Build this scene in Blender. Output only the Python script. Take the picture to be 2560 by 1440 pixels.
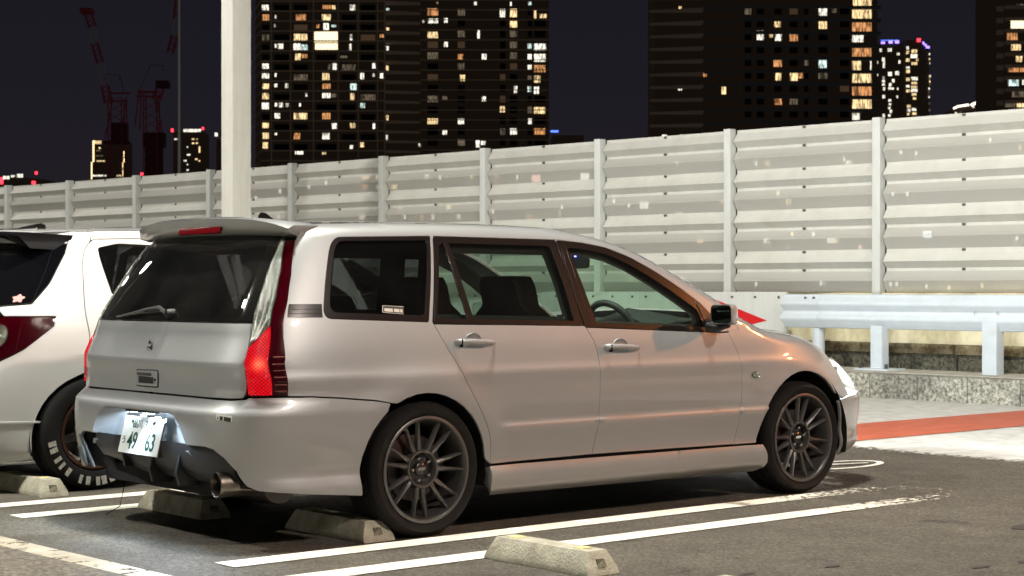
import bpy, math, random, bisect
from mathutils import Vector, Matrix
from mathutils.geometry import delaunay_2d_cdt
random.seed(7)
for o in list(bpy.data.objects): bpy.data.objects.remove(o)
SC=bpy.context.scene
COL=SC.collection
R=math.radians

# ------------------------------------------------------------------ camera, world, lamps, exposure
CAM=Vector((-4.80,-7.12,1.126)); TH=math.atan2(2.0,1.70)
DV=Vector((math.cos(TH),math.sin(TH),0)); RV=Vector((math.sin(TH),-math.cos(TH),0))
cd=bpy.data.cameras.new('camera'); cam=bpy.data.objects.new('camera',cd); COL.objects.link(cam)
cam.location=CAM; cam.rotation_euler=(R(90),0,TH-R(90))
cd.sensor_width=36; cd.lens=36*4330/2560; cd.shift_y=(716-720)/2560*-1
cd.clip_start=.1; cd.clip_end=4000
cd.dof.use_dof=True; cd.dof.focus_distance=8.2; cd.dof.aperture_fstop=9
SC.camera=cam
W=bpy.data.worlds.new('World'); SC.world=W; W.use_nodes=True
wn=W.node_tree.nodes; wl=W.node_tree.links
bg=wn['Background']
tc=wn.new('ShaderNodeTexCoord'); sx=wn.new('ShaderNodeSeparateXYZ'); wl.new(tc.outputs['Generated'],sx.inputs[0])
cr=wn.new('ShaderNodeValToRGB'); wl.new(sx.outputs[2],cr.inputs[0])
cr.color_ramp.elements[0].position=0.0; cr.color_ramp.elements[0].color=(.0185,.0150,.0205,1)
cr.color_ramp.elements[1].position=.30; cr.color_ramp.elements[1].color=(.0062,.0080,.0138,1)
wl.new(cr.outputs[0],bg.inputs[0]); bg.inputs[1].default_value=1.0
SC.view_settings.view_transform='Standard'; SC.view_settings.look='None'
SC.view_settings.exposure=-0.14; SC.view_settings.gamma=1
SC.render.engine='CYCLES'
try:
    SC.cycles.use_denoising=True; SC.cycles.max_bounces=8; SC.cycles.transparent_max_bounces=24
    SC.cycles.sample_clamp_indirect=6
except Exception: pass
def light(name,kind,loc,aim,power,color,**kw):
    l=bpy.data.lights.new(name,kind); l.energy=power; l.color=color
    for k,v in kw.items(): setattr(l,k,v)
    o=bpy.data.objects.new(name,l); COL.objects.link(o); o.location=loc
    o.rotation_euler=(Vector(aim)-Vector(loc)).to_track_quat('-Z','Y').to_euler()
    return o
WHITE=(1.0,.975,.90); WARM=(1.0,.85,.76); SODIUM=(1.0,.30,.07)
LAMP_A=(-7.0,3.6,9.0); LAMP_B=(-2.5,17.0,9.0); LAMP_C=(2.5,30.0,9.0); LAMP_D=(1.0,-12.0,8.5); LAMP_S=(15.0,-8.0,6.2)
LAMP_E=(.8,-.9,10.2)
light('lamp_light','AREA',LAMP_E,(2.6,.2,0),1900,WHITE,shape='RECTANGLE',size=1.0,size_y=.4)
light('lamp_light','AREA',LAMP_A,(8.0,4.0,1.0),1500,WHITE,shape='RECTANGLE',size=1.0,size_y=.4)
light('lamp_light','AREA',LAMP_B,(8.5,15.5,0),900,WHITE,shape='RECTANGLE',size=1.0,size_y=.4)
light('lamp_light','AREA',LAMP_C,(8.5,24,1.0),600,WHITE,shape='RECTANGLE',size=1.0,size_y=.4)
light('lamp_light','AREA',LAMP_D,(1.5,-2,0),1350,WARM,shape='RECTANGLE',size=1.0,size_y=.4)
light('sodium_lamp_light','SPOT',LAMP_S,(2.2,-.8,.9),2700,SODIUM,spot_size=R(30),spot_blend=.7,shadow_soft_size=.25)

# ------------------------------------------------------------------ helpers
def tag(o,label=None,cat=None,group=None,kind=None):
    if label: o['label']=label
    if cat: o['category']=cat
    if group: o['group']=group
    if kind: o['kind']=kind
    return o
def thing(name,label,cat,loc=(0,0,0),rz=0,group=None):
    o=bpy.data.objects.new(name,None); COL.objects.link(o); o.location=loc; o.rotation_euler=(0,0,rz)
    o.empty_display_size=.1
    return tag(o,label,cat,group)
def link(name,me,parent=None,loc=None):
    o=bpy.data.objects.new(name,me); COL.objects.link(o)
    if parent: o.parent=parent
    if loc is not None: o.location=loc
    return o
class MB:
    def __init__(s): s.v=[];s.f=[];s.m=[];s.cur=0
    def add(s,vs,fs):
        n=len(s.v); s.v+=[tuple(v) for v in vs]; s.f+=[tuple(i+n for i in f) for f in fs]; s.m+=[s.cur]*len(fs); return s
    def box(s,x0,y0,z0,x1,y1,z1):
        return s.add([(x0,y0,z0),(x1,y0,z0),(x1,y1,z0),(x0,y1,z0),(x0,y0,z1),(x1,y0,z1),(x1,y1,z1),(x0,y1,z1)],
            [(0,3,2,1),(4,5,6,7),(0,1,5,4),(1,2,6,5),(2,3,7,6),(3,0,4,7)])
    def tube(s,pts,r,n=8,cap=True):
        pts=[Vector(p) for p in pts]; N=len(pts); rr=r if isinstance(r,(list,tuple)) else [r]*N
        base=len(s.v); vs=[]
        for i,p in enumerate(pts):
            t=(pts[min(i+1,N-1)]-pts[max(i-1,0)]).normalized()
            a=Vector((0,0,1)) if abs(t.z)<.9 else Vector((1,0,0))
            x=t.cross(a).normalized(); y=t.cross(x)
            for k in range(n):
                q=2*math.pi*k/n; vs.append(p+(x*math.cos(q)+y*math.sin(q))*rr[i])
        fs=[(i*n+k,i*n+(k+1)%n,(i+1)*n+(k+1)%n,(i+1)*n+k) for i in range(N-1) for k in range(n)]
        if cap: fs+=[tuple(range(n)),tuple(range((N-1)*n,N*n))[::-1]]
        return s.add(vs,fs)
    def lathe(s,prof,n=48,axis='y',close=False,c=(0,0,0)):
        # prof: list of (r,h) revolved about the axis
        vs=[]
        for k in range(n):
            a=2*math.pi*k/n
            for r,h in prof:
                if axis=='y': vs.append((c[0]+r*math.cos(a),c[1]+h,c[2]+r*math.sin(a)))
                elif axis=='x': vs.append((c[0]+h,c[1]+r*math.cos(a),c[2]+r*math.sin(a)))
                else: vs.append((c[0]+r*math.cos(a),c[1]+r*math.sin(a),c[2]+h))
        m=len(prof); fs=[]
        for k in range(n):
            k2=(k+1)%n
            for j in range(m-1+(1 if close else 0)):
                j2=(j+1)%m
                fs.append((k*m+j,k*m+j2,k2*m+j2,k2*m+j))
        return s.add(vs,fs)
    def prism(s,poly,axis,a,b):
        # poly 2D list extruded along axis from a to b ; axis 'y': poly=(x,z)
        n=len(poly)
        def P(p,h): return (p[0],h,p[1]) if axis=='y' else ((h,p[0],p[1]) if axis=='x' else (p[0],p[1],h))
        vs=[P(p,a) for p in poly]+[P(p,b) for p in poly]
        return s.add(vs,[tuple(range(n))[::-1],tuple(range(n,2*n))]+[(i,(i+1)%n,n+(i+1)%n,n+i) for i in range(n)])
    def mesh(s,name,mat,smooth=False,bevel=0,angle=40):
        me=bpy.data.meshes.new(name); me.from_pydata(s.v,[],s.f)
        mats=mat if isinstance(mat,(list,tuple)) else [mat]
        for m in mats: me.materials.append(m)
        if len(mats)>1:
            for p,i in zip(me.polygons,s.m): p.material_index=i
        me.validate(); 
        import bmesh
        bm=bmesh.new(); bm.from_mesh(me); bmesh.ops.recalc_face_normals(bm,faces=bm.faces)
        if bevel:
            es=[e for e in bm.edges if len(e.link_faces)==2 and e.calc_face_angle()>R(25)]
            bmesh.ops.bevel(bm,geom=es,offset=bevel,segments=2,affect='EDGES',profile=.7)
        bm.to_mesh(me); bm.free()
        if smooth or bevel:
            me.polygons.foreach_set('use_smooth',[True]*len(me.polygons))
            me.set_sharp_from_angle(angle=R(angle))
        return me
    def obj(s,name,mat,parent=None,smooth=False,bevel=0,loc=None,angle=40):
        return link(name,s.mesh(name,mat,smooth,bevel,angle),parent,loc)
def text_mesh(body,size,mat,extrude=.0005,shear=0,name='lettering',align='CENTER',bold=0):
    c=bpy.data.curves.new(name,'FONT'); c.body=body; c.size=size; c.extrude=extrude; c.align_x=align; c.align_y='CENTER'; c.shear=shear; c.offset=bold; c.resolution_u=3
    o=bpy.data.objects.new(name,c); COL.objects.link(o)
    dg=bpy.context.evaluated_depsgraph_get(); me=bpy.data.meshes.new_from_object(o.evaluated_get(dg))
    bpy.data.objects.remove(o); me.name=name; me.materials.clear(); me.materials.append(mat); return me

# ------------------------------------------------------------------ materials
def mat(name,col=(.5,.5,.5),rough=.5,metal=0,spec=.5,coat=0,coatr=.03,emit=None,es=0,noise=0,nscale=8,bump=0,bscale=40,ior=1.5):
    m=bpy.data.materials.new(name); m.use_nodes=True; nt=m.node_tree; b=nt.nodes['Principled BSDF']
    b.inputs['Base Color'].default_value=(*col,1); b.inputs['Roughness'].default_value=rough; b.inputs['Metallic'].default_value=metal
    b.inputs['Specular IOR Level'].default_value=spec; b.inputs['Coat Weight'].default_value=coat; b.inputs['Coat Roughness'].default_value=coatr
    if emit: b.inputs['Emission Color'].default_value=(*emit,1); b.inputs['Emission Strength'].default_value=es
    if noise or bump:
        t=nt.nodes.new('ShaderNodeTexCoord')
        if noise:
            n=nt.nodes.new('ShaderNodeTexNoise'); n.inputs['Scale'].default_value=nscale; n.inputs['Detail'].default_value=8; n.inputs['Roughness'].default_value=.65
            nt.links.new(t.outputs['Object'],n.inputs['Vector'])
            mr=nt.nodes.new('ShaderNodeMapRange'); mr.inputs[1].default_value=.3; mr.inputs[2].default_value=.7; mr.inputs[3].default_value=1-noise; mr.inputs[4].default_value=1+noise*.6
            nt.links.new(n.outputs[0],mr.inputs[0])
            h=nt.nodes.new('ShaderNodeMix'); h.data_type='RGBA'; h.blend_type='MULTIPLY'; h.inputs['Factor'].default_value=1; h.inputs[6].default_value=(*col,1)
            nt.links.new(mr.outputs[0],h.inputs[7]); nt.links.new(h.outputs[2],b.inputs['Base Color'])
        if bump:
            n2=nt.nodes.new('ShaderNodeTexNoise'); n2.inputs['Scale'].default_value=bscale; n2.inputs['Detail'].default_value=6
            nt.links.new(t.outputs['Object'],n2.inputs['Vector'])
            bp=nt.nodes.new('ShaderNodeBump'); bp.inputs['Strength'].default_value=bump; bp.inputs['Distance'].default_value=.01
            nt.links.new(n2.outputs[0],bp.inputs['Height']); nt.links.new(bp.outputs[0],b.inputs['Normal'])
    return m
def glass(name,tint,rough=.0,gloss=(.9,.9,.9),ior=1.5,painted_haze=0):
    m=bpy.data.materials.new(name); m.use_nodes=True; nt=m.node_tree; nt.nodes.clear(); N=nt.nodes.new
    o=N('ShaderNodeOutputMaterial'); t=N('ShaderNodeBsdfTransparent'); g=N('ShaderNodeBsdfGlossy'); x=N('ShaderNodeMixShader'); f=N('ShaderNodeFresnel')
    ge=N('ShaderNodeNewGeometry'); mi=N('ShaderNodeMix'); mi.inputs[2].default_value=ior; mi.inputs[3].default_value=1/ior; nt.links.new(ge.outputs['Backfacing'],mi.inputs[0]); nt.links.new(mi.outputs[0],f.inputs[0])
    t.inputs[0].default_value=(*tint,1); g.inputs[0].default_value=(*gloss,1); g.inputs['Roughness'].default_value=rough; f.inputs[0].default_value=ior
    nt.links.new(f.outputs[0],x.inputs[0]); nt.links.new(t.outputs[0],x.inputs[1]); nt.links.new(g.outputs[0],x.inputs[2]); nt.links.new(x.outputs[0],o.inputs[0])
    if painted_haze:
        d=N('ShaderNodeBsdfDiffuse'); d.inputs[0].default_value=(.5,.48,.42,1); y=N('ShaderNodeMixShader'); tc=N('ShaderNodeTexCoord'); n=N('ShaderNodeTexNoise'); n.inputs['Scale'].default_value=3; n.inputs['Detail'].default_value=8  # diffuse veil painted in for missing reflections and lamp glow
        nt.links.new(tc.outputs['Object'],n.inputs['Vector']); mr=N('ShaderNodeMapRange'); mr.inputs[1].default_value=.3; mr.inputs[2].default_value=.75; mr.inputs[3].default_value=painted_haze*.4; mr.inputs[4].default_value=painted_haze*1.8; nt.links.new(n.outputs[0],mr.inputs[0])
        nt.links.new(mr.outputs[0],y.inputs[0]); nt.links.new(x.outputs[0],y.inputs[1]); nt.links.new(d.outputs[0],y.inputs[2]); nt.links.new(y.outputs[0],o.inputs[0])
    return m
M={}
def paint(name,col,metal,rough,flake=.08):
    m=mat(name,col,rough,metal,.5,coat=1.0,coatr=.04)
    nt=m.node_tree; b=nt.nodes['Principled BSDF']
    t=nt.nodes.new('ShaderNodeTexCoord'); n=nt.nodes.new('ShaderNodeTexNoise'); n.inputs['Scale'].default_value=2.2; n.inputs['Detail'].default_value=5
    nt.links.new(t.outputs['Object'],n.inputs['Vector'])
    mr=nt.nodes.new('ShaderNodeMapRange'); mr.inputs[3].default_value=rough-.03; mr.inputs[4].default_value=rough+.07
    nt.links.new(n.outputs[0],mr.inputs[0]); nt.links.new(mr.outputs[0],b.inputs['Roughness'])
    n3=nt.nodes.new('ShaderNodeTexNoise'); n3.inputs['Scale'].default_value=420; nt.links.new(t.outputs['Object'],n3.inputs['Vector'])
    bp=nt.nodes.new('ShaderNodeBump'); bp.inputs['Strength'].default_value=flake; bp.inputs['Distance'].default_value=.0015
    nt.links.new(n3.outputs[0],bp.inputs['Height']); nt.links.new(bp.outputs[0],b.inputs['Normal'])
    n4=nt.nodes.new('ShaderNodeTexNoise'); n4.inputs['Scale'].default_value=1.3; nt.links.new(t.outputs['Object'],n4.inputs['Vector'])
    b4=nt.nodes.new('ShaderNodeBump'); b4.inputs['Strength'].default_value=.06; b4.inputs['Distance'].default_value=.02
    nt.links.new(n4.outputs[0],b4.inputs['Height']); nt.links.new(b4.outputs[0],b.inputs['Coat Normal'])
    return m
M['silver']=paint('silver_paint',(.345,.355,.35),.42,.42)
M['white_paint']=paint('white_paint',(.72,.72,.69),0,.40,0.02)
M['black']=mat('black_plastic',(.012,.012,.013),.38,spec=.5,bump=.1,bscale=300)
M['gloss_black']=mat('gloss_black_trim',(.012,.010,.010),.12,coat=.6)
M['trim']=mat('window_trim',(.010,.007,.006),.28,spec=.35,coat=.15)
M['dark']=mat('dark_lining',(.006,.006,.006),.9)
M['fabric']=mat('seat_fabric',(.012,.012,.014),.95,bump=.4,bscale=200)
M['dash']=mat('dashboard_plastic',(.02,.02,.02),.6,bump=.3,bscale=300)
M['rubber']=mat('tyre_rubber',(.009,.0085,.008),.75,spec=.2,noise=.3,nscale=20,bump=.15,bscale=120)
M['alloy']=mat('gunmetal_alloy',(.105,.102,.096),.40,metal=.55)
M['hub']=mat('hub_black',(.015,.013,.012),.25,coat=.4)
M['chrome']=mat('chrome',(.75,.75,.75),.12,metal=1)
M['steel']=mat('brake_steel',(.10,.09,.085),.4,metal=.9)
M['red_caliper']=mat('red_caliper_paint',(.03,.010,.009),.4)
M['glass']=glass('clear_glass',(.72,.86,.76),painted_haze=.008)
M['tint']=glass('privacy_glass',(.10,.10,.11),painted_haze=.006)
M['rearglass']=glass('rear_glass',(.34,.36,.33),painted_haze=.016)
M['glass2']=glass('rear_door_glass',(.42,.52,.46),painted_haze=.008)
M['mirror']=mat('mirror_surface',(.20,.26,.24),.02,metal=1)
M['plate']=mat('plate_white',(.78,.82,.80),.35)
M['green']=mat('plate_green',(.008,.055,.04),.4)
M['stickerw']=mat('sticker_white',(.75,.74,.66),.5)
M['ink']=mat('sticker_ink',(.03,.03,.025),.5)
M['inkw']=mat('sticker_print',(.55,.52,.45),.5)
M['exhaust']=mat('exhaust_steel',(.17,.15,.13),.38,metal=1,noise=.3)
M['concrete']=mat('wheel_stop_concrete',(.40,.385,.30),.85,noise=.28,nscale=14,bump=.5,bscale=90)
M['yellow']=mat('reflector_yellow',(.62,.55,.22),.5)
M['barrier']=mat('barrier_white',(.545,.54,.495),.42,noise=.06,nscale=3)
M['barrier_post']=mat('barrier_post_white',(.55,.565,.54),.4,noise=.05,nscale=3)
M['fast']=mat('fastener_dark',(.06,.06,.05),.5)
M['guard']=mat('guardrail_white',(.50,.56,.60),.35,noise=.06,nscale=5)
M['cream']=mat('yellow_lit_wall',(.84,.78,.54),.75,noise=.15,nscale=3,bump=.2)  # yellowish light on the wall is put into its base colour
M['redsign']=mat('red_reflective_sheet',(.55,.012,.015),.35)
M['postw']=mat('post_white_paint',(.80,.79,.72),.45,noise=.05,nscale=4)
def streak(m,amt,sc=(5,5,.5),spots=.0):
    # rain streaks and grime running down a painted face
    nt=m.node_tree;b=nt.nodes['Principled BSDF'];N=nt.nodes.new;L=nt.links.new
    src=b.inputs['Base Color'].links[0].from_socket if b.inputs['Base Color'].links else None
    t=N('ShaderNodeTexCoord'); oi=N('ShaderNodeObjectInfo'); scv=N('ShaderNodeVectorMath'); scv.operation='SCALE'; scv.inputs[0].default_value=(17,23,9); L(oi.outputs['Random'],scv.inputs['Scale'])
    ad=N('ShaderNodeVectorMath'); L(t.outputs['Object'],ad.inputs[0]); L(scv.outputs[0],ad.inputs[1])
    mp=N('ShaderNodeMapping'); mp.inputs['Scale'].default_value=sc; L(ad.outputs[0],mp.inputs[0])
    n=N('ShaderNodeTexNoise'); n.inputs['Scale'].default_value=2.2; n.inputs['Detail'].default_value=9; n.inputs['Roughness'].default_value=.7; L(mp.outputs[0],n.inputs['Vector'])
    r=N('ShaderNodeMapRange'); L(n.outputs[0],r.inputs[0]); r.inputs[1].default_value=.42; r.inputs[2].default_value=.72; r.inputs[3].default_value=1; r.inputs[4].default_value=1-amt
    x=N('ShaderNodeMix'); x.data_type='RGBA'; x.blend_type='MULTIPLY'; x.inputs['Factor'].default_value=1
    if src: L(src,x.inputs[6])
    else: x.inputs[6].default_value=b.inputs['Base Color'].default_value[:]
    cx=N('ShaderNodeCombineColor'); L(r.outputs[0],cx.inputs[0]); 
    p1=N('ShaderNodeMath'); p1.operation='POWER'; p1.inputs[1].default_value=1.15; L(r.outputs[0],p1.inputs[0]); L(p1.outputs[0],cx.inputs[1])
    p2=N('ShaderNodeMath'); p2.operation='POWER'; p2.inputs[1].default_value=1.5; L(r.outputs[0],p2.inputs[0]); L(p2.outputs[0],cx.inputs[2])
    L(cx.outputs[0],x.inputs[7]); L(x.outputs[2],b.inputs['Base Color'])
streak(M['barrier'],.09,(2,2,.5));streak(M['barrier_post'],.09,(8,8,.6));streak(M['guard'],.09,(9,1.5,4));streak(M['postw'],.10,(7,7,.4));streak(M['cream'],.45,(1,1.2,.8));streak(M['concrete'],.35,(4,4,4))
def lens(name,col,es,kind):
    m=bpy.data.materials.new(name); m.use_nodes=True; nt=m.node_tree; b=nt.nodes['Principled BSDF']; N=nt.nodes.new; L=nt.links.new
    t=N('ShaderNodeTexCoord'); b.inputs['Base Color'].default_value=(*col,1); b.inputs['Roughness'].default_value=.12; b.inputs['Coat Weight'].default_value=.35; b.inputs['Coat Roughness'].default_value=.02; b.inputs['Specular IOR Level'].default_value=.25
    mp=N('ShaderNodeMapping'); mp.inputs['Scale'].default_value=(1,1,1); L(t.outputs['Object'],mp.inputs[0])
    sp=N('ShaderNodeSeparateXYZ'); L(mp.outputs[0],sp.inputs[0])
    def wave(sock,k):
        a=N('ShaderNodeMath'); a.operation='MULTIPLY'; a.inputs[1].default_value=k; L(sock,a.inputs[0])
        s=N('ShaderNodeMath'); s.operation='SINE'; L(a.outputs[0],s.inputs[0]); return s.outputs[0]
    ad=N('ShaderNodeMath'); ad.operation='SUBTRACT'; L(sp.outputs[0],ad.inputs[0]); L(sp.outputs[1],ad.inputs[1])
    w1=wave(ad.outputs[0],330); w2=wave(sp.outputs[2],480)
    mu=N('ShaderNodeMath'); mu.operation='MULTIPLY'; L(w1,mu.inputs[0]); L(w2,mu.inputs[1])
    bp=N('ShaderNodeBump'); bp.inputs['Strength'].default_value=(.4 if kind!='off' else .12); bp.inputs['Distance'].default_value=.004; L(mu.outputs[0],bp.inputs['Height']); L(bp.outputs[0],b.inputs['Normal'])
    if kind=='clear':
        vo=N('ShaderNodeTexVoronoi'); vo.inputs['Scale'].default_value=130; L(t.outputs['Object'],vo.inputs['Vector'])
        bp.inputs['Strength'].default_value=1; bp.inputs['Distance'].default_value=.01
        b2=N('ShaderNodeBump'); b2.inputs['Strength'].default_value=1; b2.inputs['Distance'].default_value=.006; L(vo.outputs['Distance'],b2.inputs['Height']); L(bp.outputs[0],b2.inputs['Normal']); L(b2.outputs[0],b.inputs['Normal']); b.inputs['Roughness'].default_value=.2
    if kind=='lit':
        # bulbs inside the lamp: brightest round the two filaments, faceted lens in front
        g1=wave(ad.outputs[0],260); g2=wave(sp.outputs[2],420); gm=N('ShaderNodeMath'); gm.operation='MULTIPLY'; L(g1,gm.inputs[0]); L(g2,gm.inputs[1])
        pos=N('ShaderNodeVectorMath'); pos.operation='DISTANCE'; pos.inputs[1].default_value=(-.815,-.755,.80)
        ab=N('ShaderNodeVectorMath'); ab.operation='ABSOLUTE'; L(t.outputs['Object'],ab.inputs[0])
        pos.inputs[1].default_value=(.815,.755,.80); L(ab.outputs[0],pos.inputs[0])
        mr=N('ShaderNodeMapRange'); mr.inputs[1].default_value=.0; mr.inputs[2].default_value=.085; mr.inputs[3].default_value=1; mr.inputs[4].default_value=0; mr.interpolation_type='SMOOTHERSTEP'; L(pos.outputs['Value'],mr.inputs[0])
        m1=N('ShaderNodeMapRange'); m1.inputs[1].default_value=-1; m1.inputs[2].default_value=1; m1.inputs[3].default_value=.25; m1.inputs[4].default_value=1.7; L(gm.outputs[0],m1.inputs[0])
        pw=N('ShaderNodeMath'); pw.operation='POWER'; pw.inputs[1].default_value=3.0; L(mr.outputs[0],pw.inputs[0])
        a1=N('ShaderNodeMath'); a1.operation='MULTIPLY_ADD'; a1.inputs[1].default_value=4.5; a1.inputs[2].default_value=.62; L(pw.outputs[0],a1.inputs[0])
        a2=N('ShaderNodeMath'); a2.operation='MULTIPLY'; L(a1.outputs[0],a2.inputs[0]); L(m1.outputs[0],a2.inputs[1])
        a3=N('ShaderNodeMath'); a3.operation='MULTIPLY'; a3.inputs[1].default_value=es; L(a2.outputs[0],a3.inputs[0])
        mc=N('ShaderNodeMix'); mc.data_type='RGBA'; mc.inputs[6].default_value=(1,.0,.012,1); mc.inputs[7].default_value=(1,.42,.16,1); L(pw.outputs[0],mc.inputs['Factor'])
        L(mc.outputs[2],b.inputs['Emission Color']); L(a3.outputs[0],b.inputs['Emission Strength'])
    return m
M['lens_lit']=lens('lit_red_lens',(.10,.002,.003),1.0,'lit')
M['lens_red']=lens('dark_red_lens',(.030,.0,.002),0,'off')
M['lens_clear']=lens('clear_ribbed_lens',(.36,.37,.32),0,'clear')
M['lens_clear'].node_tree.nodes['Principled BSDF'].inputs['Metallic'].default_value=.85
M['brake3']=lens('high_brake_lens',(.16,.004,.006),0,'off')
M['headlamp']=mat('headlamp_lens',(.8,.8,.78),.1,metal=.3,emit=(1,.93,.78),es=1.6,coat=1)
M['led_white']=mat('plate_lamp_led',(1,1,1),.3,emit=(.72,.86,1),es=30)
M['led_blue']=mat('alarm_led',(0,0,1),.3,emit=(.12,.1,1),es=30)

def asphalt(nm='asphalt',gain=1.0,grit=85):
    m=bpy.data.materials.new(nm); m.use_nodes=True; nt=m.node_tree; b=nt.nodes['Principled BSDF']; N=nt.nodes.new; L=nt.links.new
    t=N('ShaderNodeTexCoord')
    def noise(sc,det=6,r=.6):
        n=N('ShaderNodeTexNoise'); n.inputs['Scale'].default_value=sc; n.inputs['Detail'].default_value=det; n.inputs['Roughness'].default_value=r; L(t.outputs['Object'],n.inputs['Vector']); return n.outputs[0]
    big=noise(.55,5); mid=noise(4,6); fine=noise(110,3)
    vo=N('ShaderNodeTexVoronoi'); vo.inputs['Scale'].default_value=grit; L(t.outputs['Object'],vo.inputs['Vector'])
    r1=N('ShaderNodeValToRGB'); L(big,r1.inputs[0]); e=r1.color_ramp.elements
    e[0].position=.3; e[0].color=(.054*gain,.048*gain,.037*gain,1); e[1].position=.7; e[1].color=(.086*gain,.076*gain,.058*gain,1)
    st=N('ShaderNodeMapRange'); L(vo.outputs['Color'],st.inputs[0]); st.inputs[1].default_value=.2; st.inputs[2].default_value=1; st.inputs[3].default_value=.62; st.inputs[4].default_value=1.6
    x=N('ShaderNodeMix'); x.data_type='RGBA'; x.blend_type='MULTIPLY'; x.inputs['Factor'].default_value=1; L(r1.outputs[0],x.inputs[6]); L(st.outputs[0],x.inputs[7])
    r2=N('ShaderNodeMapRange'); L(mid,r2.inputs[0]); r2.inputs[1].default_value=.3; r2.inputs[2].default_value=.75; r2.inputs[3].default_value=.75; r2.inputs[4].default_value=1.2
    y=N('ShaderNodeMix'); y.data_type='RGBA'; y.blend_type='MULTIPLY'; y.inputs['Factor'].default_value=1; L(x.outputs[2],y.inputs[6]); L(r2.outputs[0],y.inputs[7])
    # oil spots
    ns=noise(1.7,3,.5); sp=N('ShaderNodeMapRange'); L(ns,sp.inputs[0]); sp.inputs[1].default_value=.67; sp.inputs[2].default_value=.72; sp.inputs[3].default_value=1; sp.inputs[4].default_value=.45
    z=N('ShaderNodeMix'); z.data_type='RGBA'; z.blend_type='MULTIPLY'; z.inputs['Factor'].default_value=1; L(y.outputs[2],z.inputs[6]); L(sp.outputs[0],z.inputs[7])
    L(z.outputs[2],b.inputs['Base Color']); b.inputs['Roughness'].default_value=.78; b.inputs['Specular IOR Level'].default_value=.35
    bp=N('ShaderNodeBump'); bp.inputs['Strength'].default_value=.7; bp.inputs['Distance'].default_value=.012; L(fine,bp.inputs['Height'])
    b2=N('ShaderNodeBump'); b2.inputs['Strength'].default_value=.6; b2.inputs['Distance'].default_value=.006; L(vo.outputs['Distance'],b2.inputs['Height']); L(bp.outputs[0],b2.inputs['Normal']); L(b2.outputs[0],b.inputs['Normal'])
    return m
M['asphalt']=asphalt('asphalt',1.25)
def roadpaint(name,col,wear,x0=1e3,x1=1e3+1,scale=22):
    # paint film with worn-through patches; wear grows where tyres run, along the line's own x
    m=bpy.data.materials.new(name); m.use_nodes=True; nt=m.node_tree; b=nt.nodes['Principled BSDF']; N=nt.nodes.new; L=nt.links.new
    o=nt.nodes['Material Output']; t=N('ShaderNodeTexCoord')
    n=N('ShaderNodeTexNoise'); n.inputs['Scale'].default_value=scale; n.inputs['Detail'].default_value=8; n.inputs['Roughness'].default_value=.75; L(t.outputs['Object'],n.inputs['Vector'])
    sx=N('ShaderNodeSeparateXYZ'); L(t.outputs['Object'],sx.inputs[0])
    g=N('ShaderNodeMapRange'); L(sx.outputs[0],g.inputs[0]); g.inputs[1].default_value=x0; g.inputs[2].default_value=x1; g.inputs[3].default_value=wear; g.inputs[4].default_value=.60
    s=N('ShaderNodeMath'); s.operation='SUBTRACT'; L(n.outputs[0],s.inputs[0]); L(g.outputs[0],s.inputs[1])
    r=N('ShaderNodeMapRange'); L(s.outputs[0],r.inputs[0]); r.inputs[1].default_value=-.03; r.inputs[2].default_value=.03
    tr=N('ShaderNodeBsdfTransparent'); x=N('ShaderNodeMixShader'); L(r.outputs[0],x.inputs[0]); L(tr.outputs[0],x.inputs[1]); L(b.outputs[0],x.inputs[2]); L(x.outputs[0],o.inputs[0])
    n2=N('ShaderNodeTexNoise'); n2.inputs['Scale'].default_value=7; n2.inputs['Detail'].default_value=8; L(t.outputs['Object'],n2.inputs['Vector'])
    c=N('ShaderNodeMapRange'); L(n2.outputs[0],c.inputs[0]); c.inputs[1].default_value=.35; c.inputs[2].default_value=.65; c.inputs[3].default_value=.78; c.inputs[4].default_value=1.08
    y=N('ShaderNodeMix'); y.data_type='RGBA'; y.blend_type='MULTIPLY'; y.inputs['Factor'].default_value=1; y.inputs[6].default_value=(*col,1); L(c.outputs[0],y.inputs[7]); L(y.outputs[2],b.inputs['Base Color'])
    b.inputs['Roughness'].default_value=.6
    bp=N('ShaderNodeBump'); bp.inputs['Strength'].default_value=.4; bp.inputs['Distance'].default_value=.004; L(n.outputs[0],bp.inputs['Height']); L(bp.outputs[0],b.inputs['Normal'])
    return m
M['line']=roadpaint('line_paint',(.74,.70,.58),.30,1.6,3.2)
M['line_solid']=roadpaint('number_paint',(.70,.68,.60),.33)
M['line_old']=roadpaint('worn_line_paint',(.40,.35,.26),.43,scale=9)
M['aisle']=asphalt('aisle_asphalt',2.1,55)
M['redline']=roadpaint('red_line_paint',(.42,.085,.035),.26)
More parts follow.
